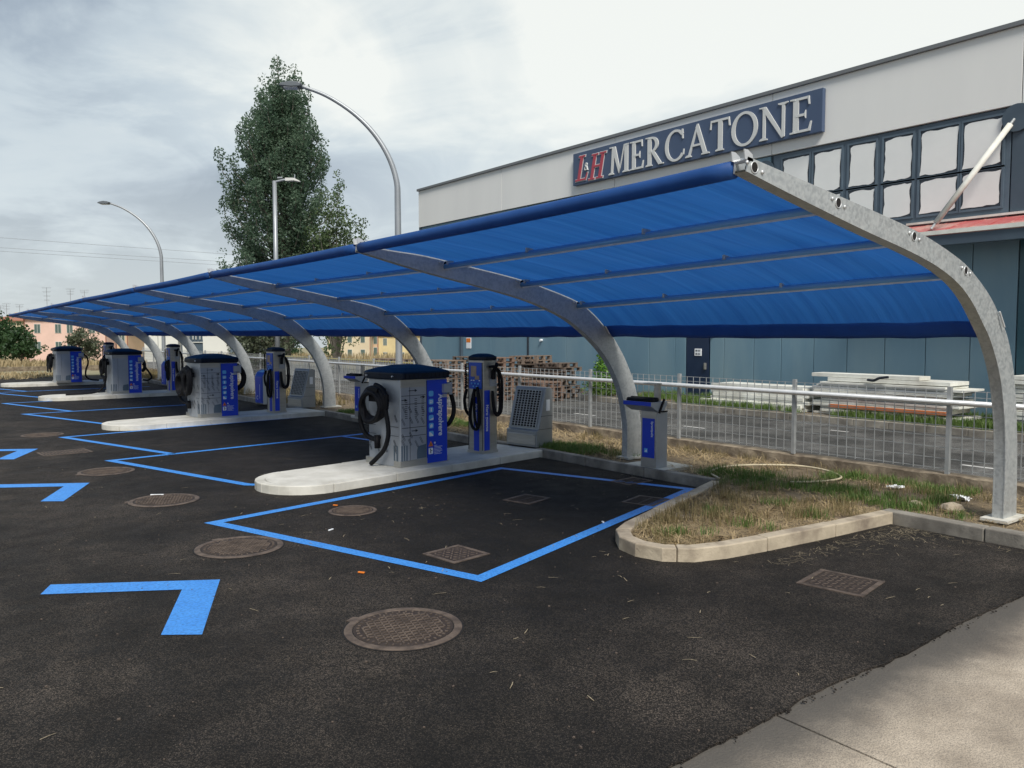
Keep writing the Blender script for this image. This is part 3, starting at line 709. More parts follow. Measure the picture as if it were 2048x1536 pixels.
for i, y in enumerate(COLY):
    b = MB(); t = .010
    oo_s = dense(i, OUT_A, OUT_B); ii_s = dense(i, INN_A, INN_B)
    for yy in (y-AW/2, y+AW/2-t):           # two side plates
        n = len(oo_s)
        vs = [K((p[0], yy, p[1])) for p in oo_s]+[K((p[0], yy, p[1])) for p in ii_s]
        vs += [K((p[0], yy+t, p[1])) for p in oo_s]+[K((p[0], yy+t, p[1])) for p in ii_s]
        fs = []
        for k in range(n-1):
            fs += [(k, n+k, n+k+1, k+1), (2*n+k, 2*n+k+1, 3*n+k+1, 3*n+k), (k, k+1, 2*n+k+1, 2*n+k), (n+k, 3*n+k, 3*n+k+1, n+k+1)]
        fs += [(0, 2*n, 3*n, n), (n-1, 2*n-1, 4*n-1, 3*n-1)]
        b.add(vs, fs)
    # inner (under) flange set just inside the plates
    n = len(ii_s); vs = []
    for p, q in zip(ii_s, oo_s):
        d = Vector((q[0]-p[0], q[1]-p[1])).normalized()*.012
        for f in (.004/1, .016/1):
            for yy in (y-AW/2+t, y+AW/2-t): vs.append(K((p[0]+d.x*(f/.012), yy, p[1]+d.y*(f/.012))))
    fs = []
    for k in range(n-1):
        a, c = k*4, k*4+4; fs += [(a, a+1, c+1, c), (a+2, c+2, c+3, a+3)]
    b.add(vs, fs)
    # outer flange only on the leg
    vs = []; m0 = int(n*.55)
    for p, q in list(zip(ii_s, oo_s))[m0:]:
        d = Vector((p[0]-q[0], p[1]-q[1])).normalized()*.006
        for yy in (y-AW/2+t, y+AW/2-t): vs.append(K((q[0]+d.x, yy, q[1]+d.y)))
    b.add(vs, [(2*k, 2*k+1, 2*k+3, 2*k+2) for k in range(len(vs)//2-1)])
    arch = smooth_angle(b.build('arch_column', M_galv, can), 40)
    MB().box(K((9.03, y, .112)), (.50, .26, .03)).build('base_plate', M_isle, arch)
    for hk in range(4):
        h = hole_at(hk, i)
        hb = MB()
        yy = y-AW/2
        hb.tube([K((h[0], yy-.004, h[1])), K((h[0], yy+.05, h[1]))], .033, 16)
        hb.build('socket', M_hole, arch)
        rg = MB(); pts = [K((h[0]+.038*math.cos(a), yy-.003, h[1]+.038*math.sin(a))) for a in np.linspace(0, 2*math.pi, 17)]
        rg.tube(pts, .0045, 6, False)
        for s in (-1, 1):
            rg.tube([K((h[0]+s*.085, yy-.012, h[1]-s*.022)), K((h[0]+s*.085, yy, h[1]-s*.022))], .014, 8)
        rg.build('socket_ring', M_alu, arch, smooth=True)
    # turned-up ears at the tip
    tx, tz = oo_s[0]; eb = MB()
    for yy in (y-AW/2+.004, y+AW/2-.004):
        pts = [(-.03,-.02), (.06,-.03), (.05,.02), (.0,.045), (-.04,.045)]
        eb.prism(pts, (0, .008, 0), K((tx, yy-.004, tz)), (1,0,0), (0,0,1))
    eb.tube([K((tx+.01, y-AW/2, tz-.02)), K((tx+.01, y+AW/2, tz-.02))], .018, 8)
    eb.build('tip_bracket', M_alu, arch)
    # strap at fabric end
    sx_ = 8.5 if i == 0 else 8.25; sz_ = zout(i, sx_)
    MB().tube([K((sx_, y+AW/2+.02, sz_)), K((sx_+.16, y+AW/2+.03, sz_-.17))], .012, 6).build('tension_strap', M_alu, arch); MB().tube([K((sx_+.05, y-AW/2-.02, sz_-.05)), K((sx_+.15, y-AW/2-.03, sz_-.2))], .010, 6).build('tension_strap', M_alu, arch)
# fabric: one sheet per bay
NF = 46
def cut_profile(i):
    P = [p for p in dense(i, OUT_A, OUT_B)]; out = []
    for p, q in zip(P[:-1], P[1:]):
        out.append(p)
        if q[1] < 2.16:
            t = (p[1]-2.16)/(p[1]-q[1]); out.append((p[0]+(q[0]-p[0])*t, 2.16)); break
    L = [0]
    for p, q in zip(out[:-1], out[1:]): L.append(L[-1]+math.hypot(q[0]-p[0], q[1]-p[1]))
    u = np.linspace(0, L[-1], NF); return list(zip(np.interp(u, L, [p[0] for p in out]), np.interp(u, L, [p[1] for p in out])))
CUT = [cut_profile(i) for i in range(8)]
fab_s = CUT[0]
def fabric_pt(i, t, k, bay):
    a_, c_ = CUT[i][k], CUT[i+1][k]; p = (a_[0]*(1-t)+c_[0]*t, a_[1]*(1-t)+c_[1]*t-.026)
    u = k/(NF-1); y = COLY[i]+AW/2+.01+(COLY[i+1]-COLY[i]-AW-.02)*t
    # folds run down-slope, stronger near the arches
    edge_ = max(0, 1-min(t, 1-t)*3.2); s = y*7.2+u*5.5+2.2*mnoise.noise(Vector((y*.8, u*1.5, bay)))
    a = (.007+.024*edge_)*math.sin(s)+(.010+.016*edge_)*mnoise.noise(Vector((y*2.6+u*3.2, u*.9, bay*3.1)))
    sag = -.012*math.sin(math.pi*t)*(1 if u < .1 else .35)
    return (p[0], y, p[1]+a*min(1, u*6)*(.35+.65*math.sin(math.pi*min(1, u*1.05)))+sag*.6)
for i in range(7):
    nt2 = 84; nk = len(fab_s); b = MB(); vs = [K(fabric_pt(i, t/nt2, k, i)) for k in range(nk) for t in range(nt2+1)]
    b.add(vs, [(k*(nt2+1)+t, k*(nt2+1)+t+1, (k+1)*(nt2+1)+t+1, (k+1)*(nt2+1)+t) for k in range(nk-1) for t in range(nt2)])
    fo = b.build('fabric_panel', M_fab, can, smooth=True)
    # rear hem pocket
    hb = MB(); rows = []
    for q in range(5):
        f = q/4; row = []
        for t in range(41):
            tt = t/40; p = fabric_pt(i, tt, nk-1, i); sc = .03*abs(math.sin(tt*math.pi*3+i))*(1-f)
            row.append(K((p[0]+.17*f, p[1], p[2]+.004-.165*f-.012*math.sin(math.pi*tt)*f)))
        rows.append(row)
    hb.add([q for r_ in rows for q in r_], [(a*41+t, a*41+t+1, (a+1)*41+t+1, (a+1)*41+t) for a in range(4) for t in range(40)])
    ho = hb.build('hem', M_hem, fo, smooth=True); sm = ho.modifiers.new('thick', 'SOLIDIFY'); sm.thickness = .03
    # front roll
    pts = []
    for t in range(25):
        tt = t/24; a_, c_ = CUT[i][0], CUT[i+1][0]; p = (a_[0]+(c_[0]-a_[0])*tt, COLY[i]+AW/2+.01+(COLY[i+1]-COLY[i]-AW-.02)*tt, a_[1]+(c_[1]-a_[1])*tt-.012*math.sin(math.pi*tt)); pts.append(K((p[0]+.01, p[1], p[2]-.068)))
    MB().tube(pts, .062, 14).build('front_roll', M_hem, fo, smooth=True)
    for hk in (1, 2, 3):
        a = hole_at(hk, i); c = hole_at(hk, i+1); y0, y1 = COLY[i]+AW/2-.005, COLY[i+1]-AW/2+.005
        dz = -.028
        pu = MB().tube([K((a[0], y0, a[1]+dz)), K((c[0], y1, c[1]+dz))],   .036, 10).build('purlin', M_sheen, can, smooth=True)
        MB().beam(K((a[0]+.02, y0+.02, a[1]-.034)), K((c[0]+.02, y1-.02, c[1]-.034)), .075, .012).beam(K((a[0]-.012, y0+.02, a[1]-.055)), K((c[0]-.012, y1-.02, c[1]-.055)), .010, .04).build('batten', M_alu, pu)
        clm = cached_('clip', lambda: MB().box((0,0,0), (.09, .03, .05)).mesh('clip', M_galv))
        for f in (.02, .35, .68, .98):
            q = Vector(a).lerp(Vector(c), f); link('clip', clm, pu, loc=K((q[0], y0+(y1-y0)*f, q[1]+.01)))

# ================================================================== FENCE
fence = empty('mesh_fence', (10.45, 4.5, .25), label='galvanised wire mesh fence with thick handrail on the low wall', cat='fence')
PY = [2.42+2.185*k for k in range(-4, 20)]
PY = [4.6+2.19*k for k in range(-5, 20)]
pm = MB().box((0,0,.55), (.05,.05,1.1)).mesh('post', M_wire); 
mp_ = MB(); Wd = 2.19-.06
for k in range(17):
    y = -Wd/2+Wd*k/16; mp_.box((0, y, .55), (.009, .009, 1.02))
for z in (.06, .19, .33, .47, .61, .75, .89, .98, 1.055): mp_.box((.011, 0, z), (.008, Wd, .008))
mpm = mp_.mesh('mesh_panel', M_wire)
for y in PY:
    link('post', pm, fence, loc=(0, y-4.5, 0)); 
for a, c in zip(PY[:-1], PY[1:]):
    link('mesh_panel', mpm, fence, loc=(0, (a+c)/2-4.5, 0))
MB().tube([(-.07, PY[0]-4.5, .91), (-.07, PY[-1]-4.5, .91)], .036, 12).build('handrail', M_alu, fence, smooth=True)
brm = MB().box((-.035, 0, .91), (.07, .05, .05)).mesh('rail_bracket', M_alu)
for y in PY: link('rail_bracket', brm, fence, loc=(0, y-4.5, 0))
f2 = empty('bar_fence', (14.7, 34.6, 0), label='vertical bar fence with yellow top rail beyond the back road', cat='fence')
MB().box((0, 0, 1.0), (.06, 21, .05)).build('top_rail', M_yrail, f2); MB().box((0, 0, .12), (.04, 21, .04)).build('bottom_rail', M_wire, f2)
bars = MB()
for y in np.arange(-10.4, 10.4, .13): bars.box((0, y, .55), (.03, .03, .86))
tag(bars.build('bars', M_wire, f2), kind='stuff')
for y in np.arange(-10.4, 10.5, 2.6): MB().box((0, y, .5), (.06, .06, 1.04)).build('post', M_wire, f2)

# ================================================================== VACUUM STATIONS
VCACHE = {}
def cached(key, fn):
    if key not in VCACHE: VCACHE[key] = fn()
    return VCACHE[key]
VL, VW, VH = .90, .80, 1.25
def vac_cabinet():
    c = .07; x, y = VL/2, VW/2
    ring = [(-x+c,-y),(x-c,-y),(x,-y+c),(x,y-c),(x-c,y),(-x+c,y),(-x,y-c),(-x,-y+c)]
    ring = [(-x,-y),(x-.02,-y),(x,-y+.02),(x,y-.02),(x-.02,y),(-x+c,y),(-x,y-c),(-x-.03,0)]
    return MB().prism(ring, (0,0,VH), (0,0,0), (1,0,0), (0,1,0)).mesh('cabinet', M_film)
def vac_lid():
    def ring(o, z, c=.14):
        x, y = VL/2+o, VW/2+o
        return [(-x+c*.4,-y,z),(0,-y-.012,z),(x-c*.4,-y,z),(x,-y+c,z),(x,y-c,z),(x-c*.4,y,z),(0,y+.012,z),(-x+c*.4,y,z),(-x,y-c,z),(-x-.012,0,z),(-x,-y+c,z)]
    return MB().loft([ring(.02,VH),ring(.05,VH+.01),ring(.055,VH+.095),ring(.03,VH+.115),ring(-.10,VH+.165),ring(-.26,VH+.20)]).mesh('lid', M_navy)
def film_lines():
    b = MB(); y = -VW/2-.002; e = .002
    def h(x0, x1, z, t=.007): b.box(((x0+x1)/2, y, z), (x1-x0, e, t))
    def arrow_(x0, x1, z):
        h(x0, x1-.02, z, .010); b.prism([(x1-.045, z-.022), (x1, z), (x1-.045, z+.022)], (0, -e, 0), (0, y+.001, 0), (1,0,0), (0,0,1))
    for z in (.44, .56, .90, 1.02): h(-.43, .02, z)
    arrow_(-.25, -.13, .51); arrow_(-.43, -.33, .96); arrow_(-.09, .01, .99); arrow_(-.30, -.14, 1.09)
    for col, z0, n_ in ((-.37, .70, 10), (-.19, .72, 10), (-.06, .72, 11)):
        for k in range(n_): h(col, col+.045, z0+k*.028, .008)
    rnd = random.Random(3)
    for k in range(14):        # slanting rows of small print on the protective film
        cx = -.40+.115*(k % 4)+rnd.uniform(-.02, .02); cz = (.34, .66, .80, .45)[k//4]+rnd.uniform(-.03, .03)
        for q in range(2):
            b.box((cx+q*.016, y, cz+q*.010), (.0045, e, .11), m=Matrix.Rotation(R(-30), 3, 'Y'))
    for k in range(12):
        cy = -.30+.2*(k % 4)+rnd.uniform(-.03, .03); cz = (.22, .36, .70)[k//4]+rnd.uniform(-.03, .03)
        for q in range(2):
            b.box((-VL/2-.034+abs(cy)*.075, cy-q*.016, cz+q*.01), (.003, .0045, .11), m=Matrix.Rotation(R(-30), 3, 'X'))
    for z in (.45, .58): b.box((-VL/2-.018, -.2, z), (.004, .38, .006), rz=R(-4.3)); b.box((-VL/2-.018, .19, z), (.004, .36, .006), rz=R(4.3))
    return b.mesh('film_print', M_print)
def vacuum(loc, rz, variant, label):
    r = empty('vacuum_station', loc, rz, label=label, cat='vacuum cleaner', group='vacuum stations on the islands')
    cab = link('cabinet', cached('cab', vac_cabinet), r, bevel=.012)
    link('plinth', cached('pl', lambda: MB().box((-.005,0,.045), (VL+.012, VW+.012, .09)).mesh('plinth', M_steel)), cab)
    link('top_band', cached('tb', lambda: MB().box((-.22,-VW/2-.003,VH-.055), (.45,.006,.11)).mesh('top_band', M_steel)), cab)
    if variant in (0, 1): tag(link('film_print', cached('film', film_lines), cab), kind='stuff')
    def seam():
        b = MB(); 
        b.box((-.28, -VW/2-.0035, .62), (.004, .003, 1.1)); b.box((.035, -VW/2-.0035, .62), (.006, .003, 1.2)); return b.mesh('panel_joint', M_print)
    link('panel_joint', cached('seam', seam), cab)
    vm = cached('vent', lambda: MB().box((0,0,0), (.022,.004,.22)).mesh('vent', M_frame)); vm2 = cached('vent2', lambda: MB().box((0,0,0), (.006,.025,.22)).mesh('vent', M_frame))
    for k in range(3): link('vent', vm, cab, loc=(-.43+.045*k, -VW/2-.003, .20))
    for k in range(2): link('vent', vm2, cab, loc=(-VL/2-.012, -.33+.06*k, .20), rot=(0,0,R(-4.3)))
    link('data_plate', cached('dp', lambda: MB().prism([(-.15,.10),(.02,.10),(.02,.30),(-.13,.28),(-.15,.2)], (0,-.006,0), (0,-VW/2,0), (1,0,0), (0,0,1)).mesh('data_plate', M_frame)), cab)
    lid = link('lid', cached('lid', vac_lid), r, bevel=.01)
    for k in range(11): link('lid_groove', cached('grv', lambda: MB().box((0,0,0), (.008, .01, .07)).mesh('lid_groove', M_black)), lid, loc=(-.40+.08*k, -VW/2-.060+.006*abs(k-5)/5, VH+.055))
    for y in (-.30, .30): link('bolt', cached('blt', lambda: MB().tube([(-VL/2-.05, 0, VH+.05), (-VL/2-.075, 0, VH+.05)], .012, 8).mesh('bolt', M_alu)), lid, loc=(0, y, 0))
    pan = link('blue_panel', cached('bp', lambda: MB().box((.235,-VW/2-.004,.62), (.39,.008,1.22)).mesh('blue_panel', M_blue)), r)
    yy = -VW/2-.0095
    def rounded(x0, x1, z0, z1, c=.015):
        return [(x0+c,z0),(x1-c,z0),(x1,z0+c),(x1,z1-c),(x1-c,z1),(x0+c,z1),(x0,z1-c),(x0,z0+c)]
    def icon(): return MB().prism(rounded(-.045,.045,-.04,.04), (0,-.003,0), (0,0,0), (1,0,0), (0,0,1)).mesh('pictogram', M_icon)
    shapes = [lambda b: None,
      lambda b: (b.box((0,-.0045,.012), (.05,.003,.012)), b.box((-.01,-.0045,-.014), (.03,.003,.022)), b.box((.018,-.0045,-.008), (.012,.003,.03))),
      lambda b: b.box((0,-.0045,0), (.022,.003,.055)),
      lambda b: b.prism([(-.04,-.034),(.04,-.034),(.04,.0),(.005,-.012)], (0,-.003,0), (0,-.003,0), (1,0,0), (0,0,1)),
      lambda b: b.prism([(-.02,-.03),(.02,-.02),(.025,.01),(.0,.025),(-.025,.0)], (0,-.003,0), (0,-.003,0), (1,0,0), (0,0,1)),
      lambda b: b.prism([(-.04,-.034),(.04,-.034),(.0,.01),(-.04,.03)], (0,-.003,0), (0,-.003,0), (1,0,0), (0,0,1))]
    for k in range(6):
        ic = link('pictogram', cached('icon', icon), pan, loc=(.115, yy, 1.03-.118*k))
        def sym(k=k):
            b = MB(); shapes[k](b); return b.mesh('symbol', M_white)
        if k: link('symbol', cached('sym%d' % k, sym), pan, loc=(.115, yy, 1.03-.118*k))
    def warn(): return MB().prism([(-.045,-.03),(.045,-.03),(0,.05)], (0,-.003,0), (0,0,0), (1,0,0), (0,0,1)).mesh('warning_sign', M_orange)
    link('warning_sign', cached('warn', warn), pan, loc=(.105, yy, .285))
    link('warning_mark', cached('wm', lambda: MB().box((0,0,.0), (.008,.003,.03)).mesh('warning_mark', M_print)), pan, loc=(.105, yy-.004, .283))
    def man():
        b = MB().prism(rounded(-.042,.042,-.045,.045,.008), (0,-.003,0), (0,0,0), (1,0,0), (0,0,1)); return b.mesh('notice', M_white)
    link('notice', cached('man', man), pan, loc=(.105, yy, .185))
    def manp():
        b = MB(); b.box((-.005,-.0045,.0), (.012,.003,.05)); b.box((.012,-.0045,.014), (.03,.003,.008)); b.box((-.012,-.0045,.035), (.016,.003,.016)); return b.mesh('notice_print', M_print)
    link('notice_print', cached('manp', manp), pan, loc=(.105, yy, .178))
    def small():
        b = MB()
        for k, w in enumerate((.06,.16,.13,.15,.16,.12,.15)): b.box((.17+w/2, -VW/2-.010, .26-.021*k), (w, .002, .006))
        b.prism([(.185+.016*math.cos(a), .30+.016*math.sin(a)) for a in np.linspace(0, 2*math.pi, 9)[:-1]], (0,-.002,0), (0,-VW/2-.008,0), (1,0,0), (0,0,1))
        return b.mesh('small_print', M_white)
    link('small_print', cached('small', small), pan)
    if 'vt' not in VCACHE:
        o = place_text('Aspirapolvere', .135, M_white, pan, Matrix.Translation((.262, yy, 1.015)) @ Matrix.Rotation(R(90), 4, 'Y') @ Matrix.Rotation(R(90), 4, 'X'), fit=.62, bold=.018)
        VCACHE['vt'] = o.data
    else: link('lettering', VCACHE['vt'], pan)
    # grey coin/hook box at the far upper corner
    link('hook_box', cached('hook', lambda: MB().box((.40,-VW/2-.03,1.10), (.14,.06,.13)).box((.37,-VW/2-.025,.99), (.07,.03,.05)).box((.48,-VW/2+.02,1.09), (.06,.12,.18)).mesh('hook_box', M_film)), r)
    # hoses ------------------------------------------------------------
    x0 = -VL/2-.10
    def hose(name, pts, rad=.034, n=7): 
        b = MB(); P = spline(pts, n); L_ = 0; rr = []
        for i_, p in enumerate(P):
            rr.append(rad*(1.0+.045*(i_ % 2)))
        return b.tube(P, rr, 10).build(name, M_black, r, smooth=True)
    rnd = random.Random(variant+11)
    def coil(cy, cz, ry, rz_, turns, xo, start=90., drift=.02):
        out = []
        for k in range(int(turns*12)+1):
            a = R(start+k*30); f = 1-.05*(k/12.)+rnd.uniform(-.025, .025)
            out.append((xo-.016*(k/12.)*1.6, cy+ry*f*math.cos(a)+drift*(k/12.)*.3, cz+rz_*f*math.sin(a)-.025*(k/12.)))
        return out
    # bracket behind the coil
    link('hose_bracket', cached('hb', lambda: MB().box((-VL/2-.09, -.02, .98), (.10,.34,.10)).box((-VL/2-.15,-.28,.95), (.03,.05,.2)).box((-VL/2-.13,-.02,1.10), (.16,.22,.05)).mesh('hose_bracket', M_black)), r)
    if variant == 0:
        c = coil(.02, .93, .27, .24, 3.6, x0-.02)
        hose('hose', c+[(x0-.04, .30, .86), (x0-.02, .38, .70), (x0, .36, .52), (x0+.01, .24, .41), (x0+.02, .08, .375), (x0+.03, .02, .38)], .036)
        hose('lance', [(x0-.04, -.26, 1.05), (x0-.04, -.24, .85), (x0-.03, -.28, .62), (x0-.03, -.28, .45), (x0-.04, -.20, .26), (x0-.06, -.05, .12), (x0-.08, .06, .03)], [.036]*1 and .033)
        MB().tube([(x0+.02, .04, .44), (x0+.02, .03, .25)], .045, 10).tube([(x0+.02, .04, .40), (x0+.09, .04, .40)], .03, 8).build('nozzle', M_black, r, smooth=True)
        hose('hose', [(VL/2+.03,-.30,1.16),(VL/2+.09,-.36,1.02),(VL/2+.14,-.38,.84),(VL/2+.13,-.38,.68),(VL/2+.05,-.36,.55),(VL/2+.03,-.2,.48)], .034)
    elif variant == 1:
        c = coil(.08, .86, .22, .30, 5.0, x0-.01, drift=.08)
        hose('hose', c+[(x0-.06, .30, .9), (x0-.05, .44, .6), (x0-.03, .38, .40), (x0, .16, .31), (x0-.0, .0, .31)], .036)
        MB().tube([(x0, .0, .38), (x0, .0, .20)], .042, 10).build('nozzle', M_black, r, smooth=True)
        hose('hose', coil(-.18, .84, .13, .28, 3.0, x0-.06), .036)
        hose('hose', [(VL/2+.03,-.25,1.18),(VL/2+.14,-.28,1.06),(VL/2+.20,-.28,.9),(VL/2+.16,-.28,.72),(VL/2+.03,-.28,.62)], .06)
    elif variant == 2:
        c = coil(.06, .92, .20, .24, 3.0, x0-.01, drift=.06)
        hose('hose', c+[(x0-.04, .34, .9), (x0-.04, .40, .72), (x0-.02, .32, .56), (x0, .18, .50), (x0, .12, .51)], .034)
        MB().tube([(x0, .12, .57), (x0, .11, .38)], .042, 10).build('nozzle', M_black, r, smooth=True)
        hose('hose', [(x0,-.18,1.1),(x0-.04,-.22,.8),(x0-.05,-.22,.5),(x0-.12,-.2,.24),(x0-.3,-.18,.09),(x0-.6,-.2,.045),(x0-1.2,-.18,.04)], .032)
        hose('hose', [(VL/2+.03,-.2,1.15),(VL/2+.10,-.3,1.0),(VL/2+.10,-.34,.8),(VL/2+.03,-.3,.7)], .05)
        hose('hose', [(VL/2+.05,-.3,.95),(VL/2+.26,-.36,.62),(VL/2+.3,-.36,.48),(VL/2+.18,-.34,.40),(VL/2+.04,-.3,.42)], .03)
    else:
        c = coil(.0, .88, .17, .26, 3.0, x0-.01, drift=.05)
        hose('hose', c, .04)
        hose('hose', [(x0-.04, .10, 1.12), (x0-.06, .40, 1.0), (x0-.06, .46, .75), (x0-.06, .42, .42)], .034)
        hose('hose', [(x0-.04, .1, .7), (x0-.04, .06, .55), (x0-.04, -.02, .42)], .034)
        hose('hose', [(VL/2+.03,-.2,1.2),(VL/2+.2,-.3,1.0),(VL/2+.24,-.3,.75),(VL/2+.16,-.3,.5),(VL/2+.15,-.3,.25),(VL/2+.3,-.3,.10),(VL/2+.62,-.3,.05)], .032)
    return r
VZ = .114
vacuum((5.985, 10.375, VZ), A1, 0, 'nearest steel vacuum station, one coiled black hose and hanging lance')
vacuum((5.80, 19.10, VZ), R(7), 1, 'steel vacuum station with a thick bundle of coiled hoses, second from the camera')
vacuum((5.82, 28.45, VZ), R(4), 2, 'steel vacuum station whose hose trails along the island to its rounded tip')
vacuum((5.35, 36.25, VZ), R(3), 3, 'farthest steel vacuum station, in front of the far bushes')

# ------------------------------------------------------------------ air and tyre posts
def post(loc, rz, label, full=True):
    r = empty('air_post', loc, rz, label=label, cat='air pump', group='air and tyre service posts')
    w = .33; h = 1.49; y = -w/2; x = -w/2
    link('column', cached('pc', lambda: MB().box((0,0,h/2), (w,w,h)).mesh('column', M_steel)), r, bevel=.012)
    def lid():
        def rg(o, z): 
            q = w/2+o; c = .05
            return [(-q+c,-q,z),(q-c,-q,z),(q,-q+c,z),(q,q-c,z),(q-c,q,z),(-q+c,q,z),(-q,q-c,z),(-q,-q+c,z)]
        return MB().loft([rg(.01,h), rg(.02,h+.005), rg(.02,h+.05), rg(-.03,h+.085), rg(-.09,h+.10)]).mesh('lid', M_navy)
    link('lid', cached('plid', lid), r, bevel=.006)
    p = link('screen_panel', cached('psp', lambda: MB().box((x-.004,0,1.24), (.008,.27,.42)).mesh('screen_panel', M_bluel)), r)
    [link('door_edge', cached('pde', lambda: MB().box((x-.003,0,.75), (.007,.008,1.4)).mesh('door_edge', M_print)), r, loc=(0, q_, 0)) for q_ in (.15, -.15)]
    link('card', cached('pcard', lambda: MB().box((x-.010,.035,1.31), (.004,.12,.17)).mesh('card', M_card)), p); link('card', cached('pcard2', lambda: MB().box((x-.011,-.04,1.21), (.004,.09,.06)).mesh('card', M_card)), p)
    for (a, z) in ((.07,1.115),(0,1.115),(-.07,1.115),(.035,1.07),(-.035,1.07)): link('button', cached('pkn', lambda: MB().tube([(-.008,0,0),(-.02,0,0)], .014, 8).mesh('button', M_icon)), p, loc=(x, a, z))
    for a in (.08,.03,-.09): link('small_key', cached('pkr', lambda: MB().box((0,0,0), (.003,.03,.016)).mesh('small_key', M_white)), p, loc=(x-.010, a, 1.165))
    s1 = link('blue_stripe', cached('ps1', lambda: MB().box((x-.003,-.02,.47), (.006,.11,.86)).mesh('blue_stripe', M_blue)), r)
    s2 = link('blue_stripe', cached('ps2', lambda: MB().box((-.08,y-.003,.53), (.12,.006,.96)).mesh('blue_stripe', M_blue)), r)
    if 'pt1' not in VCACHE:
        o = place_text('Aria compressa', .075, M_white, s1, Matrix.Translation((x-.0075, 0.005, .80)) @ Matrix.Rotation(R(-90), 4, 'Z') @ Matrix.Rotation(R(90), 4, 'Y') @ Matrix.Rotation(R(90), 4, 'X'), fit=.43)
        VCACHE['pt1'] = o.data
        o = place_text('Nero gomme', .085, M_white, s2, Matrix.Translation((-.105, y-.0075, .78)) @ Matrix.Rotation(R(90), 4, 'Y') @ Matrix.Rotation(R(90), 4, 'X'), fit=.42)
        VCACHE['pt2'] = o.data
    else:
        link('lettering', VCACHE['pt1'], s1); link('lettering', VCACHE['pt2'], s2)
    def gauge():
        b = MB(); b.box((.04,y-.03,1.25), (.05,.05,.14)); b.tube([(.04,y-.03,1.31),(.05,y-.09,1.40),(.08,y-.07,1.43)], .03, 8)
        b.tube([(-.05,y-.02,1.38),(.03,y-.06,1.39)], .022, 8); return b.mesh('gauge', M_black)
    link('gauge', cached('pg', gauge), r)
    link('holder_plate', cached('php', lambda: MB().box((.06,y-.006,1.13), (.16,.01,.12)).mesh('holder_plate', M_film)), r)
    def hs(key, pts, rad):
        link('hose', cached(key, lambda: MB().tube(spline(pts, 8), rad, 8).mesh('hose', M_black, True)), r)
    hs('ph1', [(.16,y-.04,1.33),(.21,y-.06,1.15),(.22,y-.06,.85),(.19,y-.06,.66),(.11,y-.06,.60),(.03,y-.06,.66),(0,y-.05,.85),(.01,y-.04,1.0)], .022)
    hs('ph2', [(.15,y-.02,1.36),(.185,y-.03,1.1),(.185,y-.04,.8),(.15,y-.05,.66),(.09,y-.05,.64),(.04,y-.05,.75),(.02,y-.04,.98)], .019)
    hs('ph3', [(x-.03,-.06,1.06),(x-.05,-.13,.85),(x-.05,-.14,.55),(x-.05,-.08,.40),(x-.05,.02,.42),(x-.05,.07,.60),(x-.04,.03,.90),(x-.03,-.02,1.03)], .024)
    hs('ph4', [(x-.035,.0,1.03),(x-.06,-.02,.8),(x-.06,-.04,.55),(x-.06,-.11,.42),(x-.06,-.12,.7),(x-.04,-.08,1.0)], .020)
    link('spring_hose', cached('psh', lambda: MB().tube([(x-.02+.015*math.cos(k*1.2), w/2+.03+.015*math.sin(k*1.2), 1.42-.006*k) for k in range(70)], .010, 5).mesh('spring_hose', M_black)), r)
    hs('ph5', [(x+.0,w/2+.03,1.02),(x-.02,w/2+.06,.85),(x,w/2+.05,.68),(x+.06,w/2+.03,.60)], .026)
    link('foot', cached('pft', lambda: MB().box((0,0,.02), (w+.02,w+.02,.04)).mesh('foot', M_steel)), r)
    return r
post((7.44, 10.48, VZ), R(12), 'nearest steel air and tyre post, beside the slanted mat stand')
post((7.30, 18.98, VZ), R(10), 'second steel air post, in front of a blue dispenser')
post((7.30, 28.15, VZ), R(8), 'third steel air post, beside the vacuum with a trailing hose')
post((7.0, 36.9, VZ), R(6), 'farthest steel air post, mostly hidden behind a vacuum station')

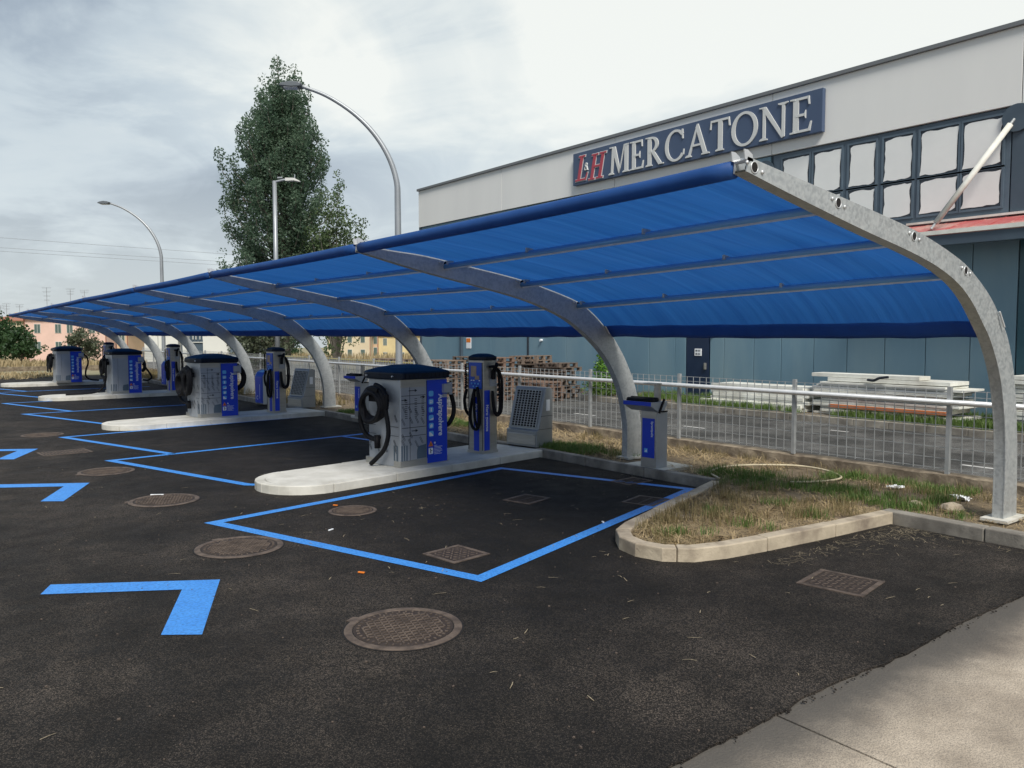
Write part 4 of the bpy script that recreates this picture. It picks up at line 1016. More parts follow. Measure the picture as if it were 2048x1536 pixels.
# ------------------------------------------------------------------ mat beating stands
def matstand(loc, rz, label):
    r = empty('mat_stand', loc, rz, label=label, cat='mat stand', group='slanted mat cleaning stands')
    w = .70
    prof = [(0,0),(.40,0),(.40,.97),(.34,1.0),(.245,1.0),(.225,.97),(.045,.29),(0,.27)]
    link('body', cached('mb', lambda: MB().prism(prof, (0,-w,0), (0,w/2,0), (1,0,0), (0,0,1)).mesh('body', M_cab)), r, bevel=.006)
    d = Vector((.225-.045, 0, .97-.29)); L_ = d.length; d.normalize(); nrm = Vector((-d.z, 0, d.x))
    o = Vector((.045, 0, .29))
    def back():
        return MB().add([o+d*.04+nrm*.003+Vector((0,-w/2+.07,0)), o+d*.04+nrm*.003+Vector((0,w/2-.07,0)), o+d*(L_-.03)+nrm*.003+Vector((0,w/2-.07,0)), o+d*(L_-.03)+nrm*.003+Vector((0,-w/2+.07,0))], [(0,1,2,3)]).mesh('recess', M_hole)
    link('recess', cached('mbk', back), r)
    def grid():
        b = MB(); hh = .012
        for k in range(9):
            y = -w/2+.07+(w-.14)*k/8; b.beam(o+d*.04+nrm*hh+Vector((0,y,0)), o+d*(L_-.03)+nrm*hh+Vector((0,y,0)), .010, .016)
        for k in range(16):
            p = o+d*(.04+(L_-.07)*k/15)+nrm*(hh+.002); b.beam(p+Vector((0,-w/2+.07,0)), p+Vector((0,w/2-.07,0)), .012, .008)
        return b.mesh('grille', M_galv)
    link('grille', cached('mg', grid), r)
    link('drawer', cached('md', lambda: MB().box((-.006,0,.13), (.012,w-.06,.18)).box((-.02,0,.205), (.03,w-.08,.015)).mesh('drawer', M_steel)), r, bevel=.004)
    link('label_plate', cached('ml', lambda: MB().box((.28,-w/2-.003,.70), (.09,.006,.19)).mesh('label_plate', M_white)), r)
    def joints(): return MB().box((.25,-w/2-.002,.52), (.3,.003,.006)).box((.20,-w/2-.002,.30), (.38,.003,.005)).mesh('panel_joint', M_print)
    link('panel_joint', cached('mj', joints), r)
    return r
matstand((8.37, 10.65, VZ), R(9), 'nearest slanted steel mat stand with a dark grille, beside green grass')
matstand((8.18, 20.0, VZ), R(9), 'farther slanted steel mat stand with a dark grille and white label')

# ------------------------------------------------------------------ wringers
def wringer(loc, rz, label):
    r = empty('leather_wringer', loc, rz, label=label, cat='wringer', group='chamois wringer pedestals')
    link('pedestal', cached('wp', lambda: MB().box((.11,0,.40), (.24,.28,.80)).mesh('pedestal', M_film)), r, bevel=.006)
    link('front_plate', cached('wf', lambda: MB().box((-.013,0,.40), (.006,.27,.79)).mesh('front_plate', M_steel)), r)
    p = link('blue_panel', cached('wbp', lambda: MB().box((-.019,0,.42), (.006,.22,.56)).mesh('blue_panel', M_blue)), r)
    if 'wt' not in VCACHE:
        o = place_text('Spremipelle', .05, M_white, p, Matrix.Translation((-.0235, -.055, .66)) @ Matrix.Rotation(R(-90), 4, 'Z') @ Matrix.Rotation(R(90), 4, 'Y') @ Matrix.Rotation(R(90), 4, 'X'), fit=.22)
        VCACHE['wt'] = o.data
    else: link('lettering', VCACHE['wt'], p)
    link('pictogram', cached('wpi', lambda: MB().box((-.0235,.04,.24), (.003,.06,.06)).mesh('pictogram', M_icon)), p)
    link('symbol', cached('wps', lambda: MB().prism([(-.02,-.02),(.02,-.02),(.02,.015),(0,.005)], (-.003,0,0), (-.025,.04,.24), (0,-1,0), (0,0,1)).mesh('symbol', M_white)), p)
    tr = [(-.16,.94),(.20,.94),(.20,.90),(.12,.80),(.0,.80),(-.16,.885)]
    t = link('trough', cached('wtr', lambda: MB().prism(tr, (0,-.50,0), (0,.34,0), (1,0,0), (0,0,1)).mesh('trough', M_film)), r, bevel=.004)
    link('blue_lip', cached('wl', lambda: MB().box((-.166,.09,.915), (.012,.50,.055)).mesh('blue_lip', M_blue)), t)
    def roll(): return MB().tube([(-.08,.33,.955),(-.08,-.14,.955)], .035, 12).tube([(.0,.33,.965),(.0,-.14,.965)], .035, 12).mesh('roller', M_black, True)
    link('roller', cached('wr', roll), t)
    def arm():
        b = MB(); b.box((.06,-.17,.88), (.03,.02,.22), m=Matrix.Rotation(R(30), 3, 'Y')); b.box((.12,-.17,.80), (.12,.02,.02)); return b.mesh('side_arm', M_black)
    link('side_arm', cached('wa', arm), t)
    def handle(): return MB().box((.08,-.08,1.06), (.06,.07,.24)).box((.04,-.02,1.19), (.11,.24,.018)).mesh('press_handle', M_steel)
    link('press_handle', cached('wh', handle), t)
    return r
wringer((8.40, 7.76, .125), R(3), 'nearest wringer pedestal with a blue panel, in front of the second arch')
wringer((8.31, 16.62, .125), R(4), 'farther wringer pedestal with a blue panel, left of the nearest vacuum')
MB_pad = structure(MB().box((8.70, 7.85, .10), (.62, .75, .05)).build('pedestal_pad', M_isle)); structure(MB().box((8.64, 16.7, .10), (.6, .75, .05)).build('pedestal_pad', M_isle))

# ------------------------------------------------------------------ blue dispensers
def dispenser(loc, rz, label):
    r = empty('coin_dispenser', loc, rz, label=label, cat='dispenser', group='blue dispensers with white frames')
    prof = [(.02,0),(.34,0),(.34,.98),(.20,.98),(.09,.92),(.02,.80)]
    def frame():
        b = MB().prism(prof, (0,-.03,0), (0,-.225,0), (1,0,0), (0,0,1)).prism(prof, (0,-.03,0), (0,.255,0), (1,0,0), (0,0,1))
        return b.box((.26,0,.975), (.19,.45,.03)).mesh('side_frame', M_whitew)
    link('side_frame', cached('df', frame), r, bevel=.004)
    pr2 = [(.0,.03),(.32,.03),(.32,.955),(.19,.955),(.07,.895),(.0,.78)]
    b = link('blue_body', cached('db', lambda: MB().prism(pr2, (0,-.45,0), (0,.225,0), (1,0,0), (0,0,1)).mesh('blue_body', M_bluel)), r)
    link('blue_panel', cached('dp2', lambda: MB().box((-.004,.0,.40), (.008,.36,.68)).mesh('blue_panel', M_blue)), b)
    def logo():
        m_ = MB(); m_.tube([(-.010, .06+.045*math.cos(a), .18+.05*math.sin(a)) for a in np.linspace(R(-140), R(140), 12)], .008, 6)
        m_.box((-.0095,-.08,.36), (.003,.012,.40)); return m_.mesh('print', M_white)
    link('print', cached('dl', logo), b)
    link('screen', cached('ds', lambda: MB().box((.125,.0,.928), (.13,.30,.006), m=Matrix.Rotation(R(-26), 3, 'Y')).mesh('screen', M_icon)), b)
    return r
dispenser((8.06, 22.3, .05), R(5), 'blue dispenser with a white frame, behind the second air post')
dispenser((8.2, 33.1, .05), R(5), 'blue dispenser with a white frame, farther back beside the third vacuum')

# ================================================================== COVERS IN THE ASPHALT
def manhole(x, y, rad, rz, label, clock=0, m=M_iron):
    r = empty('manhole_cover', (x, y, 0), rz, label=label, cat='manhole cover', group='round cast iron manhole covers')
    def fr():
        b = MB(); n = 40
        def rg(q, z): return [(q*math.cos(2*math.pi*k/n), q*math.sin(2*math.pi*k/n), z) for k in range(n)]
        return b.loft([rg(1.0,-.002), rg(1.0,.006), rg(.97,.010), rg(.87,.010), rg(.86,.002)], cap=False).mesh('frame_ring', M_ironl)
    o = link('frame_ring', cached('mhf', fr), r); o.scale = (rad, rad, 1)
    def lidm():
        n = 40; b = MB().prism([(.845*math.cos(2*math.pi*k/n), .845*math.sin(2*math.pi*k/n)) for k in range(n)], (0,0,.009), (0,0,-.003), (1,0,0), (0,1,0)); return b.mesh('lid', M_iron)
    o = link('lid', cached('mhl', lidm), r); o.scale = (rad, rad, 1)
    def studs():
        b = MB(); s = .085; rr = random.Random(5)
        for i_ in range(-10, 11):
            for j_ in range(-10, 11):
                x_, y_ = i_*s, j_*s
                if x_*x_+y_*y_ > .70**2: continue
                a = R(45 if (i_+j_) % 2 else -45)
                b.box((x_, y_, .0085), (.078, .030, .007), rz=a)
        for k in range(40):
            a = 2*math.pi*k/40; b.box((.77*math.cos(a), .77*math.sin(a), .0085), (.05, .028, .006), rz=a)
        return b.mesh('tread', M_ironl)
    o = link('tread', cached('mht', studs), r); o.scale = (rad, rad, 1); o['kind'] = 'stuff'
    def gap_shadow_rings():
        b = MB(); n = 40
        b.loft([[(q*math.cos(2*math.pi*k/n), q*math.sin(2*math.pi*k/n), .0035) for k in range(n)] for q in (.868, .838)], cap=False); b.loft([[(q*math.cos(2*math.pi*k/n), q*math.sin(2*math.pi*k/n), .0030) for k in range(n)] for q in (1.035, 1.0)], cap=False); return b.mesh('gap', M_hole)  # inner ring is the lid gap; outer ring is a border shadow drawn dark
    o = link('gap', cached('mhg', gap_shadow_rings), r); o.scale = (rad, rad, 1)
    o = link('hinge', cached('mhh', lambda: MB().prism([(-.13,.96),(.13,.96),(.10,1.09),(-.10,1.09)], (0,0,.008), (0,0,-.002), (1,0,0), (0,1,0)).mesh('hinge', M_ironl)), r); o.scale = (rad, rad, 1)
    return r
manhole(2.67, 4.70, .40, R(30), 'large rusty round manhole cover nearest the camera, in front of the first stall')
manhole(2.49, 7.48, .40, R(12), 'round manhole cover touching the corner of the first blue stall line', m=M_ironl)
manhole(2.49, 10.17, .40, R(70), 'round manhole cover left of the first island tip', m=M_ironl)
manhole(2.36, 12.86, .38, R(100), 'round manhole cover just left of a blue line corner, third along the row', m=M_ironl)
manhole(2.23, 18.37, .38, R(20), 'farthest round manhole cover, by the second pair of stalls', m=M_ironl)
manhole(4.04, 8.25, .27, R(0), 'small round cover inside the first stall near the island', m=M_iron)
def cover(x, y, w, h, rz, label, grate=False, m=None):
    m = m or M_iron
    r = empty('drain_grate' if grate else 'inspection_cover', (x, y, 0), rz, label=label, cat='drain grate' if grate else 'access cover')
    b = MB()
    for a, c, e, f in ((0, h/2-.02, w, .04), (0, -h/2+.02, w, .04), (w/2-.02, 0, .04, h-.08), (-w/2+.02, 0, .04, h-.08)): b.box((a, c, .003), (e, f, .008))
    b.build('cover_frame', M_ironl, r)
    if grate:
        MB().box((0, 0, .0005), (w-.08, h-.08, .003)).build('drain_hole', M_hole, r)
        n_ = int((w-.1)/.05)
        for k in range(n_):
            MB().box((-(w-.1)/2+(w-.1)*(k+.5)/n_, 0, .005), (.022, h-.08, .006)).build('bar', m, r)
        MB().box((0, 0, .0055), (w-.08, .03, .008)).build('bar', m, r)
    else:
        MB().box((0, 0, .001), (w-.095, h-.095, .008)).build('lid', m, r)
        b = MB(); n_ = int((w-.12)/.05)
        for i_ in range(n_):
            for j_ in range(n_): b.box((-(w-.12)/2+(w-.12)*(i_+.5)/n_, -(h-.12)/2+(h-.12)*(j_+.5)/n_, .0055), (.035, .012, .006), rz=R(45 if (i_+j_) % 2 else -45))
        tag(b.build('tread', M_ironl, r), kind='stuff')
    return r
cover(3.98, 6.03, .44, .44, R(8), 'square rusty access cover near the front corner of the first stall')
cover(5.98, 3.43, .52, .52, R(10), 'square rusty access cover on the asphalt in front of the peninsula')
cover(6.02, 7.55, .46, .40, R(15), 'drain grate in the middle of the first stall', True)
cover(7.10, 6.60, .50, .42, R(18), 'drain grate beside the blue line along the peninsula', True)
cover(7.90, 7.62, .50, .36, R(3), 'drain grate by the back kerb in front of the wringer', True)
cover(2.19, 15.4, .75, .55, R(5), 'wide drain grate in the lane left of the second row of stalls', True, M_ironl)

# ================================================================== PALLETS, PANELS, SHRUBS BEHIND THE FENCE
def pallet_meshes(m):
    b = MB()
    for k in range(7): b.box((-.55+1.1*k/6, 0, .132), (.10, .8, .022))
    for y in (-.35, 0, .35): b.box((0, y, .111), (1.2, .10, .02))
    deck = b.mesh('deck', m); b = MB()
    for x in (-.53, 0, .53):
        for y in (-.35, 0, .35): b.box((x, y, .061), (.13, .10, .078))
    blocks = b.mesh('block', m); b = MB()
    for y in (-.35, 0, .35): b.box((0, y, .011), (1.2, .10, .022))
    return deck, blocks, b.mesh('runner', m)
PAL = [pallet_meshes(m) for m in (M_wood, M_wood2, M_wood3)]
def pallet(x, y, z, rz, label, kind=0, tilt=0.):
    r = empty('pallet', (x, y, z), rz, label=label, cat='pallet', group='wooden pallets stacked by the shop wall')
    r.rotation_euler = (0, tilt, rz)
    for nm, me in zip(('deck', 'block', 'runner'), PAL[kind]):
        q = link(nm, me, r)
        if nm == 'block': q['kind'] = 'stuff'
ORD = ['topmost', 'second from top', 'third from top', 'fourth from top', 'fifth from top', 'sixth from top', 'seventh from top', 'eighth from top', 'ninth from top', 'tenth from top', 'eleventh from top', 'twelfth from top', 'lowest']
def stack(x, y, n, kinds, rz, j, label, top=None, zs=.146, tl=0):
    for k in range(n):
        lab = label.replace('pallet', ORD[n-1-k]+' pallet', 1)
        if k == n-1 and top: lab = top
        pallet(x+random.uniform(-j, j), y+random.uniform(-j, j), .004+k*zs, rz+random.uniform(-.03, .03)*(1+j*10), lab, random.choice(kinds), random.uniform(-tl, tl))
stack(14.55, 20.0, 9, [1, 1, 0], R(95), .03, 'red-brown pallet in the neat tall stack right of the nearest air post', 'topmost red-brown pallet of the neat tall stack right of the nearest air post')
stack(14.4, 22.4, 8, [0, 0, 1], R(93), .03, 'pale brown pallet in the stack left of the nearest air post', 'topmost pale brown pallet of the stack left of the nearest air post')
stack(16.85, 20.9, 9, [0, 2, 0], R(100), .10, 'weathered pallet in the untidy tall stack behind the mat stand', 'topmost crooked pallet of the untidy stack behind the mat stand', tl=.03)
stack(16.75, 19.5, 8, [2, 0], R(92), .16, 'weathered pallet in the lower leaning stack next to the untidy one', 'topmost pallet of the lower leaning stack, tilted', zs=.138, tl=.06)
stack(15.6, 18.9, 4, [1, 2], R(92), .04, 'reddish pallet in the short stack in front of the wall', 'topmost reddish pallet of the short stack near the green shrub')
stack(16.6, 27.6, 7, [2, 1], R(90), .04, 'dark pallet in the far stack under the shop corner', 'topmost dark pallet of the far stack under the shop corner')
stack(16.2, 29.6, 7, [2, 0], R(90), .04, 'dark pallet in the farthest stack behind the big lamp post', 'topmost dark pallet of the farthest stack behind the big lamp post')
stack(17.6, 25.6, 8, [2, 2], R(90), .04, 'dark pallet in the stack close against the blue wall', 'topmost dark pallet of the stack close against the blue wall')

def sheet(x, y, z, lx, ly, t, rz, m, label, name='stacked_panel', cat='panel', group='panels stacked on the verge', tilt=0):
    o = MB().box((0, 0, t/2), (lx, ly, t)).build(name, m, bevel=.004, loc=(x, y, z), rot=(tilt, 0, rz)); return tag(o, label, cat, group)
z = .15
for k in range(7):
    t = .078; sheet(17.75+random.uniform(-.05,.05), 12.35+random.uniform(-.06,.06), z, .95, 2.85+random.uniform(-.15,.1), t, random.uniform(-.01,.01), M_panelw,
        ORD[6-k]+' white panel in the low even stack below the door', group='white panels in the low stack'); z += t+.004
sheet(17.2, 12.5, .145, .10, 3.0, .16, .02, M_panelw, 'long white plank leaning along the foot of the low stack', 'white_plank', 'plank')
z = .15
names = []
for k in range(13):
    t = random.choice([.05, .06, .045]); ly = random.uniform(2.7, 3.3)
    if k == 3: t = .075
    m = M_panelw if k % 4 != 2 else M_panelg
    if k == 3:
        sheet(17.15, 8.9, z, .12, 2.6, .07, .015, M_orangeb, 'long orange beam under the tall stack of white panels', 'orange_beam', 'beam')
    lab = ('pale panel in the tall ragged stack right of the low one' if m is M_panelw else 'grey panel in the tall ragged stack right of the low one')
    lab = ORD[12-k]+' sheet under the two planks of the tall ragged '+('white' if m is M_panelw else 'grey')+' stack'
    if k == 12: lab = 'pale panel directly under the two offset top planks of the tall stack'
    sheet(17.8+random.uniform(-.06,.06), 9.05+random.uniform(-.18,.18), z, 1.05, ly, t, random.uniform(-.02,.02), m, lab, group='panels in the tall ragged stack'); z += t+.008
sheet(17.75, 9.0, z+.01, .9, 2.75, .08, .01, M_panelw, 'second white plank from the top of the tall ragged stack', group=None); z += .10
sheet(17.6, 9.55, z+.0, .5, 2.55, .085, .0, M_panelw, 'topmost white plank of the tall ragged stack', group=None)
st = MB().tube(spline([(17.2, 9.35, z-.02), (17.18, 9.2, z-.03), (17.15, 9.05, z+.03), (17.15, 8.85, z+.06)], 5), .03, 6).build('dark_strap', M_print); tag(st, 'dark strap end lying on the tall stack of panels', 'strap')
z = .15
for k in range(12):
    sheet(18.0+random.uniform(-.05,.05), 5.1+random.uniform(-.1,.1), z, 1.0, 2.9, .075, random.uniform(-.02,.02), M_panelw, ORD[11-k]+' white panel in the stack seen right of the nearest arch', group='white panels right of the nearest arch'); z += .088

# ------------------------------------------------------------------ foliage
def leaves(name, C, size, m, parent=None, flat=.0, aspect=.7):
    C = np.asarray(C); n = len(C)
    a = rng.normal(size=(n,3)); a /= np.linalg.norm(a, axis=1)[:,None]
    b_ = rng.normal(size=(n,3)); b_ -= (b_*a).sum(1)[:,None]*a; b_ /= np.linalg.norm(b_, axis=1)[:,None]
    s = size*rng.uniform(.6, 1.3, n)[:,None]
    v = np.empty((n,4,3)); v[:,0] = C-a*s*.5; v[:,1] = C+b_*s*aspect*.5; v[:,2] = C+a*s*.5; v[:,3] = C-b_*s*aspect*.5
    me = bpy.data.meshes.new(name); me.vertices.add(4*n); me.vertices.foreach_set('co', v.reshape(-1))
    me.loops.add(4*n); me.loops.foreach_set('vertex_index', np.arange(4*n, dtype=np.int32))
    me.polygons.add(n); me.polygons.foreach_set('loop_start', np.arange(0,4*n,4,dtype=np.int32)); me.polygons.foreach_set('loop_total', np.full(n,4,dtype=np.int32))
    me.update(calc_edges=True); me.materials.append(m); return link(name, me, parent)
def clump(c, r, n): 
    p = rng.normal(size=(n,3)); p /= np.linalg.norm(p, axis=1)[:,None]; return np.asarray(c)+p*(r*rng.uniform(.35,1,n)[:,None]**.6)
# poplar
pop = empty('poplar_tree', (16.3, 41, 0), label='tall dark green poplar tree with a forked pointed top', cat='tree')
ENV = [(.6,.9),(1.5,1.2),(3,2.1),(4.5,2.9),(6,2.9),(7.5,2.8),(9,2.75),(10.5,2.65),(12,2.4),(13.5,2.1),(14.3,1.9),(15.3,1.6),(16,.9)]
def env(z): return .93*float(np.interp(z, [e[0] for e in ENV], [e[1] for e in ENV]))
LC = []; tb = MB(); tb.tube([(0,0,-.1),(.05,0,2),(-.05,.05,5),(.0,0,9),(-.15,0,12.5),(-.1,0,15.4)], [.30,.26,.20,.13,.07,.02], 8)
leaders = [((-.1,0,9),(-.15,.0,16.35),.75),((.05,0,8),(.85,.15,16.0),.8)]
for a, c, _ in leaders: tb.tube([a, tuple((Vector(a)+Vector(c))/2), c], [.09,.05,.015], 6)
for k in range(240):
    z0 = rng.uniform(.9, 12.8); az = rng.uniform(0, 2*math.pi); ln = rng.uniform(2.0, 4.0)*(1 if z0 < 10 else .75)
    zt = min(z0+ln*.86, 15.0+rng.uniform(0,.9)); rt_ = env(zt)*rng.uniform(.55, 1.10)*(1+.34*mnoise.noise(Vector((2.2*math.cos(az), 2.2*math.sin(az), zt*.55)))); r0 = .10
    if rng.random() < .10: rt_ *= 1.16
    p0 = Vector((r0*math.cos(az), r0*math.sin(az), z0)); p1 = Vector((rt_*math.cos(az), rt_*math.sin(az), zt))
    mid = p0.lerp(p1, .55)+Vector((.25*rt_*math.cos(az), .25*rt_*math.sin(az), -.25))
    pts = spline([p0, mid, p1], 5); tb.tube([pts[0], pts[4], pts[7], pts[-1]], [.05,.035,.02,.008], 4, False)
    for j_, p in enumerate(pts[3:]):
        f = (j_+3)/10.
        LC.append(clump(p+Vector(rng.normal(0,.08,3)), .30+.12*(1-f), int(40+24*rng.random())))
for (a, c, rr) in leaders:
    for k in range(26):
        t = rng.uniform(.45, 1.0); p = Vector(a).lerp(Vector(c), t); w_ = rr*(1.05-t)*1.25+.10; az = rng.uniform(0, 6.28)
        LC.append(clump((p.x+w_*math.cos(az), p.y+w_*math.sin(az), p.z+rng.uniform(-.1,.2)), .28, 44))
for k in range(120):
    z_ = rng.uniform(8.5, 15.2); w_ = env(z_)*rng.uniform(.05, .75); az = rng.uniform(0, 6.28)
    LC.append(clump((w_*math.cos(az), w_*math.sin(az), z_), .36, 44))
for k in range(70):     # a ragged side branch low on the left
    t = rng.random(); p = fwd(-2.1-1.3*t, 0, 4.2+1.7*t*t+rng.normal(0,.25)); LC.append(clump((p.x, p.y, p.z), .28, 14))
for k in range(45):
    t = rng.random(); p = fwd(-2.0-1.0*t, 0, 8.2+1.5*t+rng.normal(0,.25)); LC.append(clump((p.x, p.y, p.z), .28, 14))
tb.build('trunk', M_bark, pop, smooth=True); leaves('crown', np.concatenate(LC), .125, M_leafp, pop)
def bush(name, loc, rad, h, n, size, m, label, cat='bush', group=None, trunk=True, base=.1, lumpy=.35, seed=0):
    r = empty(name, loc, label=label, cat=cat, group=group); LC = []; st_ = MB(); r_ = np.random.default_rng(seed+int(abs(loc[0])*7))
    for k in range(n):
        u = r_.normal(size=3); u /= np.linalg.norm(u); q = r_.uniform(.45, 1.0)
        lump = 1+lumpy*mnoise.noise(Vector((u[0]*2.2+seed, u[1]*2.2, u[2]*2.2)))*1.6
        p = (u[0]*rad*q*lump, u[1]*rad*q*lump, base+h*.5+u[2]*h*.5*q*lump)
        if p[2] < 0: continue
        LC.append(clump(p, rad*.22, 26))
        if trunk and k % 6 == 0: st_.tube([(0,0,0), (p[0]*.4, p[1]*.4, p[2]*.6), p], [.05, .03, .01], 4, False)
    if trunk: st_.build('trunk', M_bark, r)
    leaves('crown', np.concatenate(LC), size, m, r); return r
bush('leafy_tree', (17.8, 38.0, 0), 1.45, 8.4, 420, .13, M_leafb, 'light green rounded tree standing in front of the poplar on its right', 'tree', base=1.0, seed=3)
sh = empty('conical_shrub', (17.55, 18.0, .12), label='bright green conical shrub against the blue wall behind the second arch', cat='shrub')
LC = [clump((.55*(1-z/1.8)**.7*math.cos(a)*q, .55*(1-z/1.8)**.7*math.sin(a)*q, z), .12, 16) for z, a, q in zip(rng.uniform(.05,1.7,260), rng.uniform(0,6.28,260), rng.uniform(.6,1.05,260))]
leaves('crown', np.concatenate(LC), .075, M_leafy, sh); MB().tube([(0,0,0),(0,0,1.2)], .04, 6).build('trunk', M_bark, sh)
bush('low_shrub', (16.9, 17.6, .1), .55, .55, 60, .07, M_grass, 'low green weedy mound between the pallets and the conical shrub', base=0, trunk=False)
p = fwd(-50.6, 78); bush('leafy_tree', (p.x, p.y, terrain_z(p.x,p.y)), 2.6, 4.6, 260, .30, M_leafd, 'big green tree at the left edge, in front of the pink house', 'tree', base=0, seed=5)
p = fwd(-46.6, 76); bush('green_bush', (p.x, p.y, terrain_z(p.x,p.y)), 1.7, 3.4, 120, .26, M_leafd, 'smaller green bush right of the big tree, in front of the pink house', base=0, seed=8)
p = fwd(-37.4, 70); bush('green_bush', (p.x, p.y, terrain_z(p.x,p.y)), 1.5, 3.3, 140, .2, M_leafo, 'loose olive bush in front of the pink facade, behind the farthest vacuum', base=0, seed=12, lumpy=.6)
p = fwd(-52.5, 66); bush('green_bush', (p.x, p.y, terrain_z(p.x,p.y)), 2.0, 2.4, 120, .24, M_leafd, 'low dark bush at the left edge above the dry reeds', base=0, seed=15)
p = fwd(-37.5, 100); bush('green_bush', (p.x, p.y, terrain_z(p.x,p.y)), 2.2, 3.2, 110, .3, M_leafd, 'green bush left of the white building', base=0, seed=18)
p = fwd(-27.0, 96); bush('green_bush', (p.x, p.y, terrain_z(p.x,p.y)), 2.0, 2.6, 110, .3, M_leafd, 'green bush right of the white building', base=0, seed=20)
p = fwd(-12.5, 40); bush('leafy_tree', (p.x, p.y, 0), 1.5, 3.4, 170, .15, M_leafo, 'olive green young tree seen under the canopy beside the straight lamp post', 'tree', base=.2, seed=25)

def reeds(name, cx, cy, w, d, n, h, m, label, seed, cat='dry grass'):
    r_ = np.random.default_rng(seed); b = MB()
    for k in range(n):
        rr, dd = cx+r_.uniform(-w, w), cy+r_.uniform(-d, d); p = fwd(rr, dd); z0 = terrain_z(p.x, p.y)-.05; hh = h*r_.uniform(.5, 1.15); a = r_.uniform(0, 6.28); s = .035; l = hh*r_.uniform(.1,.45)
        q = Vector((p.x+l*math.cos(a), p.y+l*math.sin(a), z0+hh)); t = Vector((math.cos(a+1.57)*s, math.sin(a+1.57)*s, 0)); mid = Vector((p.x, p.y, z0)).lerp(q, .6)+Vector((0,0,.1*hh))
        b.add([Vector((p.x,p.y,z0))-t, Vector((p.x,p.y,z0))+t, mid+t, mid-t, q], [(0,1,2,3), (3,2,4)])
    return tag(b.build(name, m), kind='stuff', label=label)
reeds('reed_bed', -34, 54, 8, 3.5, 2000, .5, M_reed, 'tall dry reeds in front of the pink house', 2)
reeds('reed_bed', -13, 66, 12, 5, 2600, .9, M_reed, 'tall dry grass in front of the cream houses', 4)
structure(MB().box((-2, 47.4, -.0), (21, 6.9, .05)).build('dry_verge', M_ground))
o = MB().box((-1, 52.0, .02), (26, .25, .42)).build('boundary_wall', M_wallconc); tag(o, 'low grey boundary wall at the far end of the lot', 'wall')
reeds('dry_grass', -28.0, 38.5, 6, 2.5, 2600, .28, M_reed, 'short dry grass on the verge beyond the asphalt', 6)

# ================================================================== HOUSES FAR BEHIND
def house(name, r0, r1, depth, dist, z_eave, z_base, m, label, rows, cols, roof='hip', rh=2.0, ang=0., win=(.95, 1.45), cat='house', roofm=None, shutters=True):
    p = fwd(r0, dist, z_base); o = empty(name, p, -YAW+ang, label=label, cat=cat); w = r1-r0; h = z_eave-z_base
    MB().box((w/2, depth/2, h/2), (w, depth, h)).build('wall', m, o)
    if roof:
        e = .55; a = [(-e,-e,h),(w+e,-e,h),(w+e,depth+e,h),(-e,depth+e,h)]; b = [(x,y,h+.14) for x,y,_ in a]
        k = min(depth/2, w/2)*.95; c = [(k,depth/2,h+rh),(w-k,depth/2,h+rh)]
        if roof == 'gable': c = [(-e,depth/2,h+rh),(w+e,depth/2,h+rh)]
        ro = MB().add(a+b+c, [(3,2,1,0),(0,1,5,4),(1,2,6,5),(2,3,7,6),(3,0,4,7),(4,5,9,8),(6,7,8,9),(5,6,9),(7,4,8)]).build('roof', roofm or M_tile, o)
        MB().box((w*.35, depth*.4, h+rh*.75), (.7,.7,1.0)).build('chimney', m, ro)
    for zr in rows:
        for cx in cols:
            W_, H_ = win; f = MB().box((cx, -.03, zr), (W_+.14, .06, H_+.14)).build('window', M_winw, o)
            if shutters:
                MB().box((cx-W_/4-.02, -.075, zr), (W_/2-.04, .03, H_)).build('shutter', M_shut, f); MB().box((cx+W_/4+.02, -.075, zr), (W_/2-.04, .03, H_)).build('shutter', M_shut, f)
            else: MB().box((cx, -.075, zr), (W_, .03, H_)).build('shutter', M_shut, f)
    MB().box((w-.06, -.06, h/2), (.12, .12, h)).build('downpipe', M_tile, o)
    return o
D = 137; k = D/1600
ph = house('pink_house', (52-1024)*k, (214-1024)*k, 10, D, 4.75, -2.6, M_pink, 'pink two-storey house with green shutters and a tiled roof', (2.25+1.55+2.05-.15, 2.7), (2.15, 5.7, 7.7, 11.5), 'hip', 2.4)
h2 = house('pink_house_wing', (214-1024)*k+.3, (240-1024)*k, 9, D+3, 3.2, -2.6, M_peach, 'peach coloured lower house adjoining the pink house', (3.9,), (.9,), 'hip', 1.5)
MB().box((-.06, -.1, 3.7), (.14, .14, 7.3)).build('downpipe', M_tile, ph)
fg = MB()
for yq in (2.2, 4.2, 6.0):
    f = MB().box((-.03, yq, 5.6), (.06, .8, 1.6)).build('window', M_winw, ph); MB().box((-.075, yq, 5.6), (.03, .65, 1.4)).build('shutter', M_shut, f)
house('far_house', -98, -88.3, 9, 150, 4.6, -3, M_cream, 'house at the left edge whose tiled roof shows above the tree', (4.5,), (2, 5), 'hip', 1.6)
D = 185; k = D/1600
house('cream_house', (655-1024)*k, (741-1024)*k, 9, D, 2.35, -6.0, M_cream, 'left cream house with small green windows seen under the canopy', (7.0, 3.9), (1.9, 5.2, 8.2), 'hip', 2.2, shutters=False)
house('yellow_house', (752-1024)*k, (839-1024)*k, 10, D+4, 1.9, -6.0, M_yellow, 'right yellow house with shuttered windows next to the lamp post', (6.4, 3.1), (1.5, 5.6, 8.0), 'hip', 2.3, win=(.8, 1.6))
MB_link = house('stair_link', (741-1024)*k, (752-1024)*k, 6, D+3, 2.0, -6.0, M_peach, 'narrow recessed stair block between the cream and yellow houses', (6.9, 4.1), (.65,), None, shutters=False, win=(.8, 1.9))
D = 150; k = D/1600
house('peach_house', (222-1024)*k, (292-1024)*k, 9, D, 4.0, -4, M_peach, 'peach house half hidden behind the arches left of the white building', (5.6, 3.2), (1.5, 4.2), 'hip', 1.6)
